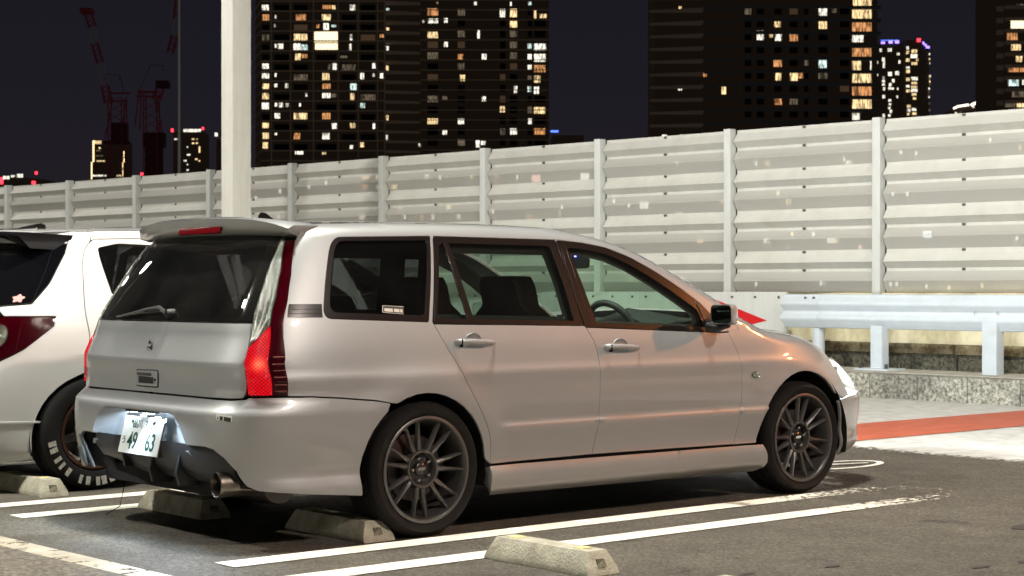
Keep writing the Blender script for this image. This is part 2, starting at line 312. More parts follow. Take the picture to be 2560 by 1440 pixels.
def stone(name,c0,c1,scale,patch=0.):
    m=mat(name,c0,.85,bump=.8,bscale=60); nt=m.node_tree; b=nt.nodes['Principled BSDF']; N=nt.nodes.new; L=nt.links.new
    t=N('ShaderNodeTexCoord'); vo=N('ShaderNodeTexNoise'); vo.inputs['Scale'].default_value=scale; vo.inputs['Detail'].default_value=4; vo.inputs['Roughness'].default_value=.8; L(t.outputs['Object'],vo.inputs['Vector'])
    r=N('ShaderNodeValToRGB'); L(vo.outputs[0],r.inputs[0]); r.color_ramp.elements[0].position=.40; r.color_ramp.elements[1].position=.60
    r.color_ramp.elements[0].color=(*c0,1); r.color_ramp.elements[1].color=(*c1,1)
    n=N('ShaderNodeTexNoise'); n.inputs['Scale'].default_value=1.1; n.inputs['Detail'].default_value=5; L(t.outputs['Object'],n.inputs['Vector'])
    g=N('ShaderNodeMapRange'); L(n.outputs[0],g.inputs[0]); g.inputs[1].default_value=.4; g.inputs[2].default_value=.6; g.inputs[3].default_value=.55; g.inputs[4].default_value=1.1
    y=N('ShaderNodeMix'); y.data_type='RGBA'; y.blend_type='MULTIPLY'; y.inputs['Factor'].default_value=1; L(r.outputs[0],y.inputs[6]); L(g.outputs[0],y.inputs[7]); L(y.outputs[2],b.inputs['Base Color'])
    return m
M['kerb']=stone('exposed_aggregate_kerb',(.11,.11,.085),(.46,.45,.38),26)
M['kerbdark']=stone('mossy_aggregate',(.05,.05,.035),(.24,.22,.15),24)
M['ledge']=stone('stained_ledge',(.16,.11,.05),(.46,.38,.22),5)
M['slab']=mat('kerb_top_concrete',(.36,.34,.29),.9,noise=.3,nscale=6,bump=.4)
def perf():
    m=bpy.data.materials.new('translucent_sheet'); m.use_nodes=True; nt=m.node_tree; b=nt.nodes['Principled BSDF']; N=nt.nodes.new; L=nt.links.new
    b.inputs['Base Color'].default_value=(.54,.53,.48,1); b.inputs['Roughness'].default_value=.25
    o=nt.nodes['Material Output']; tr=N('ShaderNodeBsdfTransparent'); x=N('ShaderNodeMixShader'); x.inputs[0].default_value=.74
    L(tr.outputs[0],x.inputs[1]); L(b.outputs[0],x.inputs[2]); L(x.outputs[0],o.inputs[0]); return m
M['perf']=perf()
M['blackglass']=mat('black_privacy_glass',(.004,.004,.005),.04,coat=1,coatr=.01)
M['pink']=mat('pink_sticker',(.72,.35,.32),.5)
M['redrim']=mat('dark_bronze_rim',(.10,.045,.03),.3,metal=.8)
M['letter']=mat('tyre_letter_white',(.40,.38,.33),.6,noise=.5,nscale=60)
M['postg']=mat('galvanised_pole',(.34,.32,.29),.5,metal=.3)
M['stain']=mat('oil_stain',(.035,.030,.025),.6)
# ------------------------------------------------------------------ ground, markings, kerb
def sheet(name,poly,z,m,kind='structure',step=None):
    mb=MB(); mb.add([(x,y,z) for x,y in poly],[tuple(range(len(poly)))]); o=mb.obj(name,m)
    return tag(o,kind=kind)
M['pale']=roadpaint('pale_pavement_coating',(.50,.49,.45),.25,5.35,4.95,18)
sheet('ground',[(-400,-400),(9.75,-400),(9.75,400),(-400,400)],0,M['asphalt'])
def strip(mb,pts,w,z):
    n=len(pts)
    L=[];Rr=[]
    for i,p in enumerate(pts):
        a=Vector(pts[max(0,i-1)]);b=Vector(pts[min(n-1,i+1)]); t=(b-a).normalized(); q=Vector((-t.y,t.x))*w/2
        L.append((p[0]+q.x,p[1]+q.y,z)); Rr.append((p[0]-q.x,p[1]-q.y,z))
    mb.add(L+Rr,[(i,i+1,n+i+1,n+i) for i in range(n-1)])
def uline(yc,x0=-1.12,x1=2.95,h=.235,w=.155):
    mb=MB(); pts=[(x0,yc-h)]+[(x0+(x1-x0)*i/20,yc-h) for i in range(1,21)]
    pts+=[(x1+h*1.5*math.sin(a),yc-h*math.cos(a)) for a in [math.pi*i/16 for i in range(1,16)]]
    pts+=[(x1-(x1-x0)*i/20,yc+h) for i in range(0,21)]
    strip(mb,pts,w,.004)
    return tag(mb.obj('parking_line',M['line']),kind='structure')
for yc in (-1.215,1.235,3.70,6.15,-3.68): uline(yc)
mb=MB(); strip(mb,[(-1.50+.03*math.sin(i*.7)-.0*i,3.9-.5*i) for i in range(0,20)],.13,.004); tag(mb.obj('worn_aisle_line',M['line_old']),kind='structure')
mb=MB(); mb.add([(5.0+.04*math.sin(i*1.7),-14+i,.0042) for i in range(30)]+[(9.69,-14+i,.0042) for i in range(30)],[(i,30+i,31+i,i+1) for i in range(29)]); tag(mb.obj('pale_pavement',M['pale']),kind='structure')
sheet('aisle_surface',[(-1.56,-60),(-1.56,60),(-60,60),(-60,-60)],.0038,M['aisle'])
sheet('red_marking_line',[(5.02,.985),(9.66,.985),(9.66,2.02),(5.02,2.02)],.0085,M['redline'])
mb=MB(); strip(mb,[(9.50,-12),(9.50,14)],.10,.0085); tag(mb.obj('edge_line',M['line']),kind='structure')
# painted bay number: a long oval with a bar, seen edge-on ahead of the bumper
mb=MB(); strip(mb,[(3.98+.37*math.cos(a),-.02+.17*math.sin(a)) for a in [2*math.pi*i/40 for i in range(41)]],.045,.004); strip(mb,[(3.75,.05),(4.2,-.08)],.04,.0085)
tag(mb.obj('bay_number_marking',M['line_solid']),kind='structure')
# loose dead leaves / flat litter and dark stains as thin sheets
rnd=random.Random(3)
for (x,y,rx,ry) in ((2.45,-2.46,.20,.09),(1.55,-3.05,.14,.06),(.75,-2.6,.05,.02),(.35,-2.5,.05,.02),(.2,-2.3,.03,.012),(1.2,-3.0,.07,.02)):
    mb=MB(); mb.add([(x+rx*math.cos(a)*rnd.uniform(.75,1.1),y+ry*math.sin(a)*rnd.uniform(.75,1.1),.003) for a in [2*math.pi*i/18 for i in range(18)]],[tuple(range(18))])
    tag(mb.obj('oil_stain',M['kerbdark'] if 0 else M['stain'] if 'stain' in M else M['dark']),kind='structure')

# kerb, stones one by one, then the strip of ground behind it
kb=MB()
for i in range(-20,40):
    y=i*.6
    k=MB(); k.box(9.70,y+.004,-.05,9.96,y+.596,.252); tag(k.obj('kerb_stone',M['kerb'],bevel=.012),kind='structure')
k=MB(); k.box(9.964,-12,-.1,10.66,24,.262); tag(k.obj('kerb_top',M['slab']),kind='structure')
k=MB(); k.box(10.66,-12,-.1,10.95,24,.262-.03); tag(k.obj('dark_strip',M['dark']),kind='structure')  # flat near-black strip between kerb top and wall
w=thing('retaining_wall','retaining wall coloured as if lit yellow, with stained ledge below the sound barrier','wall',(10.95,6,0))
for i in range(-9,10):
    k=MB(); k.box(0,i*2.0+.01,.0,.5,i*2.0+1.99,.42); k.obj('base_block',M['kerbdark'],w,bevel=.012)
    k=MB(); k.box(-.06,i*2.0+.01,.424,.45,i*2.0+1.99,.53); k.obj('ledge',M['ledge'],w,bevel=.012)
k=MB(); k.box(-.03,-18,.534,.5,20,1.09); k.obj('wall_face',M['cream'],w)

# ------------------------------------------------------------------ sound barrier
FA=Vector((10.89,5.02,0)); fang=R(96.4); FD=Vector((math.cos(fang),math.sin(fang),0)); FN=Vector((-math.sin(fang)*1,math.cos(fang),0))*1
# local frame: X along the fence, Y towards the car park
sb=thing('sound_barrier','white ribbed sound barrier with translucent louvre strips behind the guardrail','fence',(FA.x,FA.y,0),fang)
SP=2.05; ZT0=3.04; MH=.4865
def sheet_mesh():
    prof=[(0,0),(0,-.035),(.085,-.14),(0,-.215),(0,-.247),(.085,-.355),(0,-.4865)]
    L=SP-.13
    def seg(a,b,name,m,e=.0):
        k=MB(); (o0,z0),(o1,z1)=a,b
        k.add([(0,o0,z0),(L,o0,z0),(L,o1,z1),(0,o1,z1)],[(0,1,2,3)]); return k
    solid=MB()
    for i in (0,1,2,3):
        (o0,z0),(o1,z1)=prof[i],prof[i+1]; solid.add([(0,o0,z0),(L,o0,z0),(L,o1,z1),(0,o1,z1)],[(0,1,2,3)])
    tr=MB()
    for i in (4,5):
        (o0,z0),(o1,z1)=prof[i],prof[i+1]; tr.add([(.0,o0,z0),(L,o0,z0),(L,o1,z1),(.0,o1,z1)],[(0,1,2,3)])
    # folded end cheeks
    ch=MB()
    for x in (0.002,L-.002):
        ch.add([(x,0,-.035),(x,.085,-.14),(x,0,-.215)],[(0,1,2)]); ch.add([(x,0,-.247),(x,.085,-.355),(x,0,-.4865)],[(0,1,2)])
    rows=MB()
    for i in range(60):
        x=.04+(L-.08)*i/59; rows.box(x-.004,.072,-.349,x+.004,.0790,-.329)
    return solid.mesh('louvre_panel',M['barrier']),tr.mesh('translucent_strip',M['perf']),ch.mesh('end_cheek',M['barrier']),rows.mesh('perforation_row',M['perfdark'])
M['perfdark']=mat('perforation_shadow',(.42,.42,.38),.6)
M['stain']=mat('oil_stain',(.035,.030,.025),.6)
pm,tm,cm,rm=sheet_mesh()
k=MB(); k.box(-.02,0,-.013,.02,.012,.013); fm=k.mesh('fastener',M['fast'])
k=MB(); k.box(-.05,-.09,1.06,.05,.01,3.055); k.box(-.05,.01,1.06,.05,.025,3.055); k.box(-.012,.025,1.06,.012,.0251,1.07)
pom=k.mesh('post',M['barrier_post'],bevel=.003)
k=MB(); k.lathe([(0,.0),(.014,.0),(.014,.012),(0,.014)],8,'y'); bm_=k.mesh('bolt',M['fast'])
for b in range(-4,14):
    link('post',pom,sb,(b*SP,0,0))
    for m_ in range(4):
        z=ZT0-m_*MH; x0=b*SP+.065
        p=link('louvre_panel',pm,sb,(x0,-.095,z))
        link('translucent_strip',tm,p); link('end_cheek',cm,p)
        if b<6: tag(link('perforation_row',rm,p),kind='stuff')
        link('fastener',fm,p,(SP*.47,-.002,-.018)); link('fastener',fm,p,(SP*.47,-.002,-.231))
        for q in (-.02,-.232): link('bolt',bm_,p,(.045,-.002,q))

# ------------------------------------------------------------------ white plate with red arrows, guardrail
pl=thing('arrow_board','long white steel barrier board carrying red arrows, left of the guardrail','sign board',(10.42,5.93,0))
for i in range(5):
    k=MB(); k.box(0,i*2.4+.004,.46,.02,i*2.4+2.396,1.10); k.obj('plate',M['barrier_post'],pl,bevel=.003)
    for j in range(7):
        bb=link('bolt',bm_,pl,(-.002,i*2.4+.12+j*.36,1.04)); bb.rotation_euler=(0,0,R(90))
k=MB(); k.prism([(.30,.768),(1.12,1.01),(1.12,.60)],'x',-.003,-.001); k.obj('red_arrow',M['redsign'],pl)
gr=thing('guardrail','white corrugated steel guardrail on bolted posts along the kerb','guardrail',(10.3,0,0))
prof=[(0.0,.70),(-.012,.715),(-.012,.735),(-.075,.785),(-.075,.825),(-.02,.865),(-.02,.905),(-.075,.945),(-.075,.985),(-.012,1.04),(-.012,1.06),(0,1.075)]
def beam(y0,y1,off=0,name='rail_beam'):
    k=MB(); n=len(prof); vs=[];fs=[]
    for s_ in (0,.004):
        for y in (y0,y1): vs+=[(o-s_-off,y,z) for o,z in prof]
    for i in range(n-1):
        fs+=[(i,i+1,n+i+1,n+i),(2*n+i,3*n+i,3*n+i+1,2*n+i+1)]
    for a,b in ((0,n),(n-1,2*n-1)): fs.append((a,b,b+2*n,a+2*n))
    for s0 in (0,n): fs+=[(s0+i,s0+i+1,s0+2*n+i+1,s0+2*n+i) for i in range(n-1)]
    k.add(vs,fs); return k.obj(name,M['guard'],gr,smooth=True,angle=60)
beam(5.32,5.86,.006,'rail_end_piece')
for y0,y1 in ((1.32,5.42),(-2.7,1.32),(-6.7,-2.7),(-10.7,-6.7)): beam(y0,y1)
k=MB(); k.lathe([(0,-.016),(.014,-.012),(.018,0)],10,'x'); 
bolt2=k.mesh('rail_bolt',M['fast'],smooth=True)
for (y,z) in [(5.52,.775),(5.40,.785),(5.52,.86),(5.40,.86),(5.52,.90),(5.40,.905),(5.52,1.03),(5.40,1.03),(3.30,.885),(3.03,.885)]:
    link('rail_bolt',bolt2,gr,(-.03 if .85<z<.91 else -.05,y,z)).rotation_euler=(0,0,math.pi)
for y,kind in ((5.42,'r'),(4.50,'h'),(3.10,'b'),(1.2,'h'),(-.8,'b'),(-2.8,'h'),(-5,'b')):
    k=MB()
    if kind=='r': k.tube([(.06,y,.25),(.06,y,1.02)],.07,16)
    elif kind=='h':
        k.box(-.10,y-.075,.262,.02,y-.068,.74); k.box(-.10,y+.068,.262,.02,y+.075,.74); k.box(-.10,y-.068,.262,-.092,y+.068,.74)
    else: k.box(-.08,y-.085,.262,.05,y+.085,.80)
    k.obj('rail_post',M['guard'],gr,bevel=.003)
    if kind=='h':
        k=MB(); k.box(-.20,y-.22,.262,.12,y+.22,.282)
        bp_=k.obj('base_plate',M['guard'],gr,bevel=.003)
        for dx in (-.15,.08):
            for dy in (-.17,.17):
                k=MB(); k.lathe([(0,.05),(.018,.05),(.02,.0)],8,'z'); k.obj('anchor_bolt',M['steel'],bp_,loc=(dx,y+dy,.282))

# ------------------------------------------------------------------ wheel stops
def stop_mesh():
    # cross-section in x,z ; length along y ; sloping ends
    vs=[];L=.325
    sec=[(-.088,0),(-.084,.028),(-.052,.095),(.052,.095),(.084,.028),(.088,0)]
    for sgn in (-1,1):
        for x,z in sec: vs.append((x,sgn*(L-.045*(z/.095)),z))
    n=6;fs=[(i,i+1,n+i+1,n+i) for i in range(n-1)]+[(0,n,n+5,5),(0,1,2,3,4,5),(6,7,8,9,10,11)]
    k=MB(); k.add(vs,fs); return k.mesh('wheel_stop_block',M['concrete'],bevel=.010)
stm=stop_mesh()
k=MB(); k.box(-.030,-.022,.093,.030,.022,.0975); ym=k.mesh('reflector',M['yellow'],bevel=.002)
k=MB(); k.box(-.022,-.004,-.018,.022,.004,.018); nm=k.mesh('end_socket',M['kerbdark'])
stops=[(-.105,-1.835,0,'pale concrete wheel stop alone in the empty bay nearest the camera'),
 (-.20,-3.12,0,'concrete wheel stop cut off by the bottom edge of the photo'),
 (-.245,-.53,0,'concrete wheel stop under the silver wagon beside its near rear wheel'),
 (-.40,.62,0,'half shaded concrete wheel stop under the exhaust side middle of the silver wagon'),
 (-.60,1.98,0,'concrete wheel stop in front of the white lettered tyre'),
 (-.60,3.05,0,'concrete wheel stop in deep shadow below the white car, at the left photo edge')]
for x,y,a,lab in stops:
    t=thing('wheel_stop',lab,'wheel stop',(x,y,0),a,'concrete wheel stops at the ends of the bays')
    b=link('concrete_block',stm,t)
    for s_ in (-.20,.20): link('reflector',ym,t,(0.0,s_,0))
    o=link('end_socket',nm,t,(0,-.302,.045)); o.rotation_euler=(R(-27),0,0)

# ------------------------------------------------------------------ posts and lamp posts
t=thing('square_post','tall square white post standing between the cars and the barrier','post',(8.0,13.92,0))
k=MB(); k.box(-.15,-.15,0,.15,.15,9.0); k.obj('shaft',M['postw'],t,bevel=.012)
k=MB(); k.box(-.20,-.20,0,.20,.20,.03); k.obj('base_plate',M['postw'],t,bevel=.004)
M['lampglow']=mat('lamp_glass_lit',(1,1,1),.4,emit=(1,.95,.85),es=6)
M['warmglow']=mat('warm_glass_lit',(1,.9,.7),.4,emit=(1,.75,.5),es=6)
M['sodiumglow']=mat('sodium_glass_lit',(1,.6,.2),.4,emit=(1,.42,.10),es=8)
def lamp_post(loc,base,aim,lab,glow):
    t=thing('lamp_post',lab,'lamp post',(base[0],base[1],0))
    hx,hy,hz=loc[0]-base[0],loc[1]-base[1],loc[2]+.15
    k=MB(); k.tube([(0,0,0),(0,0,hz-.4),(0,0,hz)],[.09,.07,.06],12); k.obj('pole',M['postw'],t,smooth=True)
    k=MB(); k.tube([(0,0,hz-.1),(hx*.5,hy*.5,hz+.05),(hx,hy,hz)],.035,10); k.obj('arm',M['postw'],t,smooth=True)
    k=MB(); k.box(-.55,-.25,.03,.55,.25,.13); h=k.obj('lamp_head',M['postw'],t,loc=(hx,hy,hz-.15),bevel=.02)
    h.rotation_euler=(Vector(aim)-Vector(loc)).to_track_quat('-Z','Y').to_euler()
    k=MB(); k.box(-.50,-.20,.012,.50,.20,.028); k.obj('lamp_glass',glow,h)
lamp_post(LAMP_A,(-8.8,3.6),(8,4,1),'white lamp post standing in the aisle behind the silver wagon',M['lampglow'])
lamp_post(LAMP_E,(-4.2,-9.5),(2.6,.2,0),'tall white lamp post with a long arm reaching over the silver wagon',M['lampglow'])
lamp_post(LAMP_B,(-3.0,17.5),(8.5,15.5,0),'white lamp post in the aisle left of the parked cars',M['lampglow'])
lamp_post(LAMP_C,(.5,31),(8.5,24,1),'white lamp post at the far left of the car park',M['lampglow'])
lamp_post(LAMP_D,(1.0,-13.5),(1.5,-2,0),'warm lamp post on the side of the car park nearest the camera',M['warmglow'])
lamp_post(LAMP_S,(15.6,-8.6),(2.2,-.8,.9),'orange sodium lamp post beyond the barrier to the right',M['sodiumglow'])
t=thing('flag_pole','thin grey pole rising behind the barrier left of the square post','pole',tuple(CAM+DV*58+RV*((448.5-1280)/4330*58)-Vector((0,0,CAM.z))))
k=MB(); k.tube([(0,0,0),(0,0,14)],[.075,.05],10); k.obj('shaft',M['postg'] if 'postg' in M else M['postw'],t,smooth=True)
def lerp(tab,t):
    if t<=tab[0][0]: return tab[0][1]
    for (a,b),(c,d) in zip(tab,tab[1:]):
        if t<=c:
            k=(t-a)/(c-a); return b+(d-b)*k
    return tab[-1][1]
def smooth_tab(tab):
    # monotone cubic hermite through the points
    n=len(tab); m=[0]*n; d=[(tab[i+1][1]-tab[i][1])/(tab[i+1][0]-tab[i][0]) for i in range(n-1)]
    for i in range(1,n-1): m[i]=0 if d[i-1]*d[i]<=0 else 2*d[i-1]*d[i]/(d[i-1]+d[i])
    m[0]=d[0]; m[-1]=d[-1]
    def f(t):
        if t<=tab[0][0]: return tab[0][1]
        if t>=tab[-1][0]: return tab[-1][1]
        lo=0
        while tab[lo+1][0]<t: lo+=1
        h=tab[lo+1][0]-tab[lo][0]; s=(t-tab[lo][0])/h
        return (tab[lo][1]*(1+2*s)*(1-s)**2+h*m[lo]*s*(1-s)**2+tab[lo+1][1]*s*s*(3-2*s)+h*m[lo+1]*s*s*(s-1))
    return f
class Body:
    def __init__(s,W,XR,XF,ZT,x0=.2,x1=2.0,n0=6.,n1=3.2,R=.07,detail=None,wplan=None):
        s.W=smooth_tab(W); s.XR=smooth_tab(XR); s.XF=smooth_tab(XF); s.ZT=smooth_tab(ZT)
        s.x0=x0;s.x1=x1;s.n0=n0;s.n1=n1;s.R=R;s.detail=detail;s.wplan=wplan
        w=s.W(.6);a=x0-s.XR(.6);b=s.XF(.6)-x1
        def quarter(n,N=160):
            h=.5**(1/n); o=[]
            for i in range(N+1):
                t=h*i/N; o.append(((1-t**n)**(1/n),t))
            for i in range(1,N+1):
                c=h*(1-i/N); o.append((c,(1-c**n)**(1/n) if c>0 else 1.))
            return o      # (c,s) from rear/front centre to side
        s.us=[];s.ps=[];u=0;last=None
        def add(k,c,q,x,y):
            nonlocal u,last
            if last: u+=math.hypot(x-last[0],y-last[1])
            s.us.append(u);s.ps.append((k,c,q));last=(x,y)
        for c,q in quarter(n0): add(0,c,q,x0-a*c,w*q)
        s.uA=u
        add(1,0.,0.,x0,w); add(1,1.,0.,x1,w); s.uB=u
        for c,q in reversed(quarter(n1)): add(2,c,q,x1+b*c,w*q)
        s.umax=u
    def param(s,u):
        u=max(0,min(s.umax,u))
        if s.uA<=u<=s.uB: return 1,(u-s.uA)/(s.uB-s.uA),0
        i=min(len(s.us)-2,max(0,bisect.bisect_right(s.us,u)-1))
        k0,k1=s.ps[i],s.ps[i+1]
        t=(u-s.us[i])/max(1e-9,s.us[i+1]-s.us[i])
        return k0[0],k0[1]+(k1[1]-k0[1])*t,k0[2]+(k1[2]-k0[2])*t
    def P(s,u,z,det=True):
        if u<0:
            p=s.P(-u,z,det); return [p[0],-p[1],p[2]]
        k,f,q=s.param(u); w=s.W(z)
        if k==0: x=s.x0-(s.x0-s.XR(z))*f; y=w*q
        elif k==1: x=s.x0+(s.x1-s.x0)*f; y=w
        else: x=s.x1+(s.XF(z)-s.x1)*f; y=w*q
        if s.wplan: y*=s.wplan(x,z)
        if k!=0 or y>.6:
            zt=s.ZT(x); R=s.R
            t=z-(zt-R)
            if t>0:
                t=min(t,R); y-=R-math.sqrt(max(0,R*R-t*t))
        p=[x,-y,z]
        if det and s.detail:
            dx,dy=s.detail(u,x,y,z); p[0]+=dx;p[1]-=dy
        return p
    def u_of_x(s,x,z=.6):
        lo,hi=0,s.umax
        for _ in range(40):
            m=(lo+hi)/2
            if s.P(m,z,False)[0]<x: lo=m
            else: hi=m
        return (lo+hi)/2
def sstep(a,b,t):
    t=max(0,min(1,(t-a)/(b-a))); return t*t*(3-2*t)
def wplan(x,z):
    k=1.0
    if x<.1: k-= (.012+.024*sstep(.58,.68,z))*((.1-x)/1.0)**2
    if x>1.5 and z>.95: k-=.02*((x-1.5)/.8)**2
    return k
WAG=dict(
 W=[(.16,.80),(.20,.868),(.26,.878),(.33,.862),(.45,.877),(.60,.885),(.72,.880),(.78,.872),(.86,.860),(.94,.842),(1.05,.808),(1.20,.757),(1.34,.705),(1.40,.680),(1.46,.65)],
 XR=[(.16,-.88),(.22,-.93),(.34,-.98),(.50,-.995),(.60,-.99),(.615,-.98),(.65,-.94),(.72,-.937),(.812,-.943),(.828,-.936),(.93,-.897),(.98,-.885),(1.10,-.82),(1.25,-.72),(1.36,-.635),(1.44,-.57)],
 XF=[(.16,3.42),(.25,3.54),(.48,3.565),(.53,3.53),(.60,3.47),(.68,3.36),(.75,3.24),(.85,3.02),(.93,2.6)],
 ZT=[(-1.0,1.405),(-.5,1.422),(0,1.437),(.5,1.443),(.9,1.437),(1.2,1.405),(1.5,1.33),(1.8,1.20),(2.1,1.05),(2.25,.965),(2.4,.912),(2.7,.885),(3.0,.835),(3.2,.775),(3.35,.705),(3.5,.60)])
def detail(u,x,y,z):
    dy=0.
    # fender flares
    for cx in (0.,2.625):
        r=math.hypot(x-cx,z-.31)
        if z>.1: dy+=.012*math.exp(-((r-.37)/.10)**2)*sstep(.95,.75,z)
    # lower door moulding ridge
    if .35<x<2.45:
        e=sstep(.38,.5,x)*sstep(2.45,2.4,x)
        dy+=e*(.007*math.exp(-((z-.485)/.012)**2)+.006*sstep(.40,.485,z)*sstep(.50,.485,z))
    # shoulder crease
    if x<2.6: dy+=.004*math.exp(-((z-.735)/.03)**2)
    return 0.,dy
def wagon(): return Body(**WAG,n0=7.,n1=3.6,detail=detail,wplan=wplan)
def wpl(x,z):
    k=1.
    if x<.1: k-=.05*((.1-x)/1.0)**2
    return k
WH=dict(
 W=[(.16,.83),(.22,.855),(.35,.862),(.60,.87),(.80,.87),(.90,.862),(1.0,.84),(1.15,.79),(1.30,.73),(1.42,.68),(1.50,.64)],
 XR=[(.16,-1.0),(.22,-1.06),(.40,-1.11),(.62,-1.12),(.75,-1.09),(.90,-1.04),(1.0,-.99),(1.15,-.88),(1.30,-.77),(1.42,-.68),(1.50,-.60)],
 XF=[(.16,3.0),(.5,3.1),(.75,3.0),(.9,2.6)],
 ZT=[(-1.,1.43),(-.6,1.445),(0,1.47),(.6,1.48),(1.0,1.46),(1.4,1.40),(1.8,1.2),(2.1,1.05),(2.4,.98),(2.8,.88),(3.1,.7)])
def white(): return Body(**WH,n0=4.,n1=3.2,R=.06,wplan=wpl)
# ------------------------------------------------------------------ car bodies as surfaces (u round the plan outline, z up)
def offset_poly(pts,d):
    n=len(pts);A=sum(pts[i][0]*pts[(i+1)%n][1]-pts[(i+1)%n][0]*pts[i][1] for i in range(n))
    s=1 if A>0 else -1; o=[]
    for i in range(n):
        a=Vector(pts[i-1]);b=Vector(pts[i]);c=Vector(pts[(i+1)%n])
        e1=(b-a);e2=(c-b)
        if e1.length<1e-9: e1=e2
        if e2.length<1e-9: e2=e1
        e1.normalize();e2.normalize()
        n1=Vector((-e1.y,e1.x))*s;n2=Vector((-e2.y,e2.x))*s; m=n1+n2
        if m.length<1e-6: m=n1
        m.normalize(); k=d/max(.4,m.dot(n1)); o.append((b.x+m.x*k,b.y+m.y*k))
    return o
def densify(pts,h=.03):
    o=[];n=len(pts)
    for i in range(n):
        a=pts[i];b=pts[(i+1)%n];L=math.hypot(b[0]-a[0],b[1]-a[1]);k=max(1,int(math.ceil(L/h)))
        for j in range(k): o.append((a[0]+(b[0]-a[0])*j/k,a[1]+(b[1]-a[1])*j/k))
    return o
def fillet(pts,rs,n=6):
    o=[];N=len(pts)
    for i in range(N):
        r=rs[i] if isinstance(rs,(list,tuple)) else rs
        b=Vector(pts[i]);a=Vector(pts[i-1]);c=Vector(pts[(i+1)%N])
        if r<=0: o.append(tuple(b)); continue
        e1=(a-b);e2=(c-b);l=min(r,e1.length*.45,e2.length*.45); p=b+e1.normalized()*l;q=b+e2.normalized()*l
        for j in range(n+1):
            t=j/n; v=p*(1-t)**2+b*2*t*(1-t)+q*t*t; o.append(tuple(v))
    return o
def inside(p,poly):
    x,y=p;c=False;n=len(poly);j=n-1
    for i in range(n):
        xi,yi=poly[i];xj,yj=poly[j]
        if (yi>y)!=(yj>y) and x<(xj-xi)*(y-yi)/(yj-yi)+xi: c=not c
        j=i
    return c
def chaikin(pts,k=2,closed=False):
    for _ in range(k):
        o=[pts[0]]
        for a,b in zip(pts,pts[1:]):
            o.append((a[0]*.75+b[0]*.25,a[1]*.75+b[1]*.25)); o.append((a[0]*.25+b[0]*.75,a[1]*.25+b[1]*.75))
        o.append(pts[-1]); pts=o
    return pts
